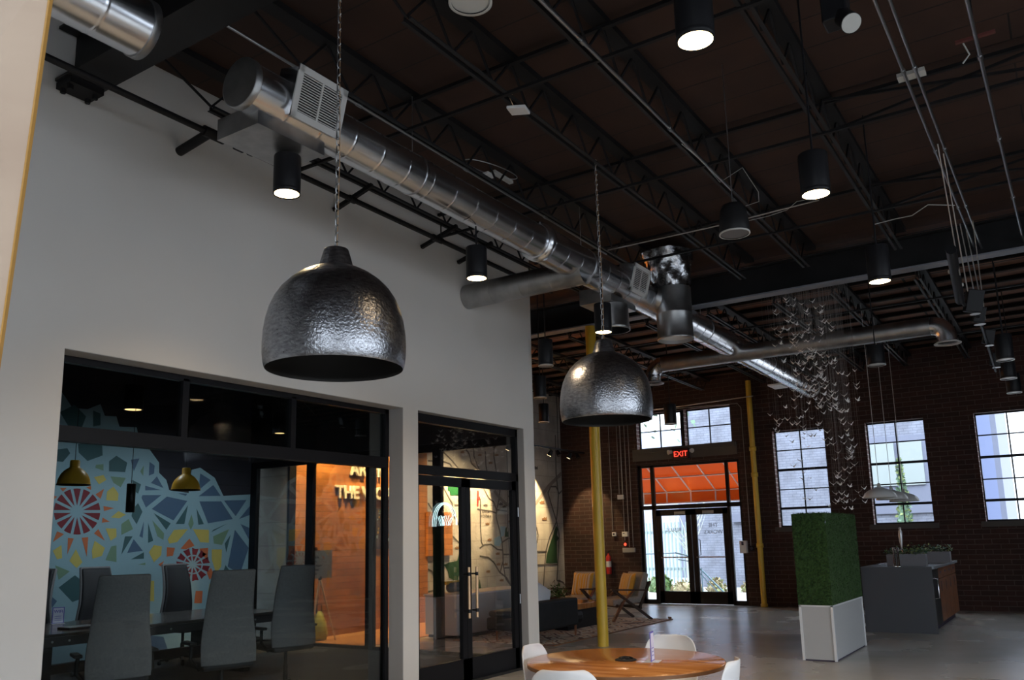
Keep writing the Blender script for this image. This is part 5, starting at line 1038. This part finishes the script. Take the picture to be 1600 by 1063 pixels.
MB().tube([(ix1-.01, iy0+.16, .84), (ix1+.05, iy0+.16, .83), (ix1+.05, iy0+.16, .54), (ix1-.01, iy0+.16, .53)], .010, None, 8).build('door_handle', 'chrome', fr)
for k in range(4):
    ya = iy0+.75+.58*k; o = MB().box((ix1-.038, ya, .12), (ix1-.012, ya+.56, .80)).build('cabinet_door', 'walnut', t); MB().box((ix1-.0115, ya+.25, .60), (ix1-.010, ya+.31, .76)).build('finger_slot', 'ink', o)
    o = MB().box((ix1-.038, ya, .815), (ix1-.012, ya+.56, iz-.05)).build('drawer', 'walnut', t); MB().box((ix1-.0115, ya+.18, .89), (ix1-.010, ya+.38, .92)).build('finger_slot', 'ink', o)
# beer tower
c = at(1402, 886, y=15.2); c.z = iz; t = thing('tap_tower', c, 'chrome double tap tower with one tall patterned tap handle on the island', 'beer tap')
b = MB()
for dx in (-.028, .028): b.lathe((c.x+dx, c.y, iz+.001), [(.034, 0), (.034, .012), (.022, .02), (.022, .30), (.018, .31), (0, .312)], 'chrome', 24)
b.build('tower', 'chrome', t); b = MB(); b.tube([(c.x+.02, c.y, iz+.27), (c.x+.10, c.y-.02, iz+.27), (c.x+.12, c.y-.04, iz+.22)], .012); b.build('faucet', 'chrome', t)
MB().lathe((c.x+.10, c.y-.02, iz+.28), [(0, 0), (.014, .0), (.012, .04), (.028, .12), (.033, .22), (.028, .28), (.018, .31), (.022, .34), (0, .35)], 'steel_brushed', 20).build('tap_handle', 'tap_pattern', t)
# planters with plants
def troughplant(name, xa, xb, y, z, label, sd):
    random.seed(sd); t = thing('trough_planter', ((xa+xb)/2, y, z), label, 'planter', 'grey trough planters')
    MB().box((xa, y-.10, z+.001), (xb, y+.10, z+.19)).build('trough', 'planter_grey', t, .004)
    b = MB()
    for k in range(330):
        p = Vector((random.uniform(xa-.03, xb+.03), y + random.uniform(-.12, .10), z + .20 + abs(random.gauss(0, .045)))); a = random.uniform(0, 2*PI)
        d1 = Vector((math.cos(a), math.sin(a), random.uniform(-.7, 1.0))).normalized()*random.uniform(.03, .07); d2 = d1.cross(Vector((.1, .2, 1))).normalized()*.016
        b.add([p, p+d1*.5+d2, p+d1, p+d1*.5-d2], [(0,1,2,3)], random.choice(['leaf', 'leaf', 'leaf_teal', 'leaf_light']))
    b.build('leaves', 'leaf', t)
troughplant('a', -2.74, -2.15, 15.45, iz, 'grey trough of succulents on the near end of the island', 5)
troughplant('b', -2.55, -2.02+.1-.05, 16.95, iz, 'grey trough of succulents farther back on the island', 6)
for k, (u, v, lb) in enumerate(((1375, 778, 'pale shallow dome lamp over the island, left one of three'), (1394, 781, 'pale shallow dome lamp over the island, middle one of three'), (1413, 784, 'pale shallow dome lamp over the island, right one of three'))):
    c = at(u, v, x=-2.6); t = thing('island_pendant', c, lb, 'pendant lamp', 'shallow lamps over the island'); R = .25
    MB().lathe(c, [(1.0*R, 0), (1.0*R, .015), (.9*R, .07), (.66*R, .118), (.30*R, .15), (.12*R, .17), (.07*R, .23), (0, .232)], 'white_metal', 48).build('shade', 'island_shade', t); MB().lathe(c, [(.985*R, .001), (.88*R, .065), (.6*R, .11), (0, .14)], 'pale_lens', 48).build('shade_lining', 'pale_lens', t)
    MB().tube([(c.x, c.y, c.z+.23), (c.x, c.y, dz(c.y)-.02)], .0045, None, 6).build('cord', 'pale_lens', t)
    MB().lathe((c.x, c.y, c.z-.02), [(0, 0), (.03, .01), (.035, .04), (.02, .08)], 'pale_lens', 16).build('bulb', 'pale_lens', t)

# ------------------------------------------------------------------ hanging paper birds
rb = thing('paper_bird', (0, 0, 0), 'small white folded paper bird hanging on a thread in the swirling flock', 'paper bird', 'flock of hanging paper birds')
def birdmesh(par):
    b = MB(); w = .050
    for s_ in (-1, 1): b.add([(0, -.012, 0), (0, .014, 0), (s_*w*.55, .006, .012), (s_*w, -.004, .042), (s_*w*.6, -.012, .016)], [(0, 1, 2, 4), (4, 2, 3)])
    b.add([(0, -.034, .010), (.005, -.01, -.004), (0, .045, .006), (-.005, -.01, -.004), (0, 0, -.016)], [(0, 1, 4), (1, 2, 4), (2, 3, 4), (3, 0, 4), (0, 3, 2, 1)])
    o = b.build('folded_body', 'paper_bird', par); sd = o.modifiers.new('s', 'SOLIDIFY'); sd.thickness = .0015
    o2 = MB().tube([(0, 0, 0), (0, 0, 1)], .0006, None, 3, False).build('thread', 'thread', par); return o, o2
bm_, th_ = birdmesh(rb)
random.seed(31); k = 0
bands = [(465, 500, 1190, 1300, 18), (500, 560, 1195, 1322, 62), (560, 600, 1210, 1338, 48), (600, 640, 1222, 1345, 62), (640, 690, 1205, 1348, 44), (690, 760, 1212, 1345, 34), (760, 796, 1225, 1350, 20)]
for v0, v1, ua, ub, n_ in bands:
    for j in range(n_):
        f = random.betavariate(2.2, 2.2) if v0 < 690 else (random.random() if random.random() < .4 else random.uniform(.62, 1)); u = ua + (ub-ua)*f + random.uniform(-6, 6); v = random.uniform(v0, v1)
        p = at(u, v, y=random.uniform(12.1, 13.2)); o = rb if k == 0 else rb.copy()
        if k: COL.objects.link(o)
        o.location = p; o.rotation_euler = (0, 0, random.uniform(-.9, .9)); s_ = random.uniform(.80, 1.08); o.scale = (s_, s_, s_)
        for ch in (bm_, th_):
            c_ = ch if k == 0 else ch.copy()
            if k: COL.objects.link(c_); c_.parent = o
            if ch is th_: c_.scale = (1, 1, (dz(p.y) - p.z - .01)/s_)
        k += 1

# ------------------------------------------------------------------ leaning board close to the camera
t = thing('wooden_board', at(-60, 500, d=.82), 'blurred pale wooden board edge at the far left, right beside the camera', 'board')
P_ = [at(86, -60, d=.80), at(-14, 640, d=.86), at(-420, 640, d=.80), at(-420, -60, d=.76)]
nr = (P_[1]-P_[0]).cross(P_[3]-P_[0]).normalized()*.008
if nr.dot(P_[0]-O) < 0: nr = -nr
MB().prism(P_, nr, 'tan_board').build('face', 'tan_board', t)
P2 = [at(86, -60, d=.799), at(-14, 640, d=.859), at(-16.5, 640, d=.859), at(83, -60, d=.799)]
MB().prism(P2, nr*1.05, 'board_edge').build('edge', 'board_edge', t)
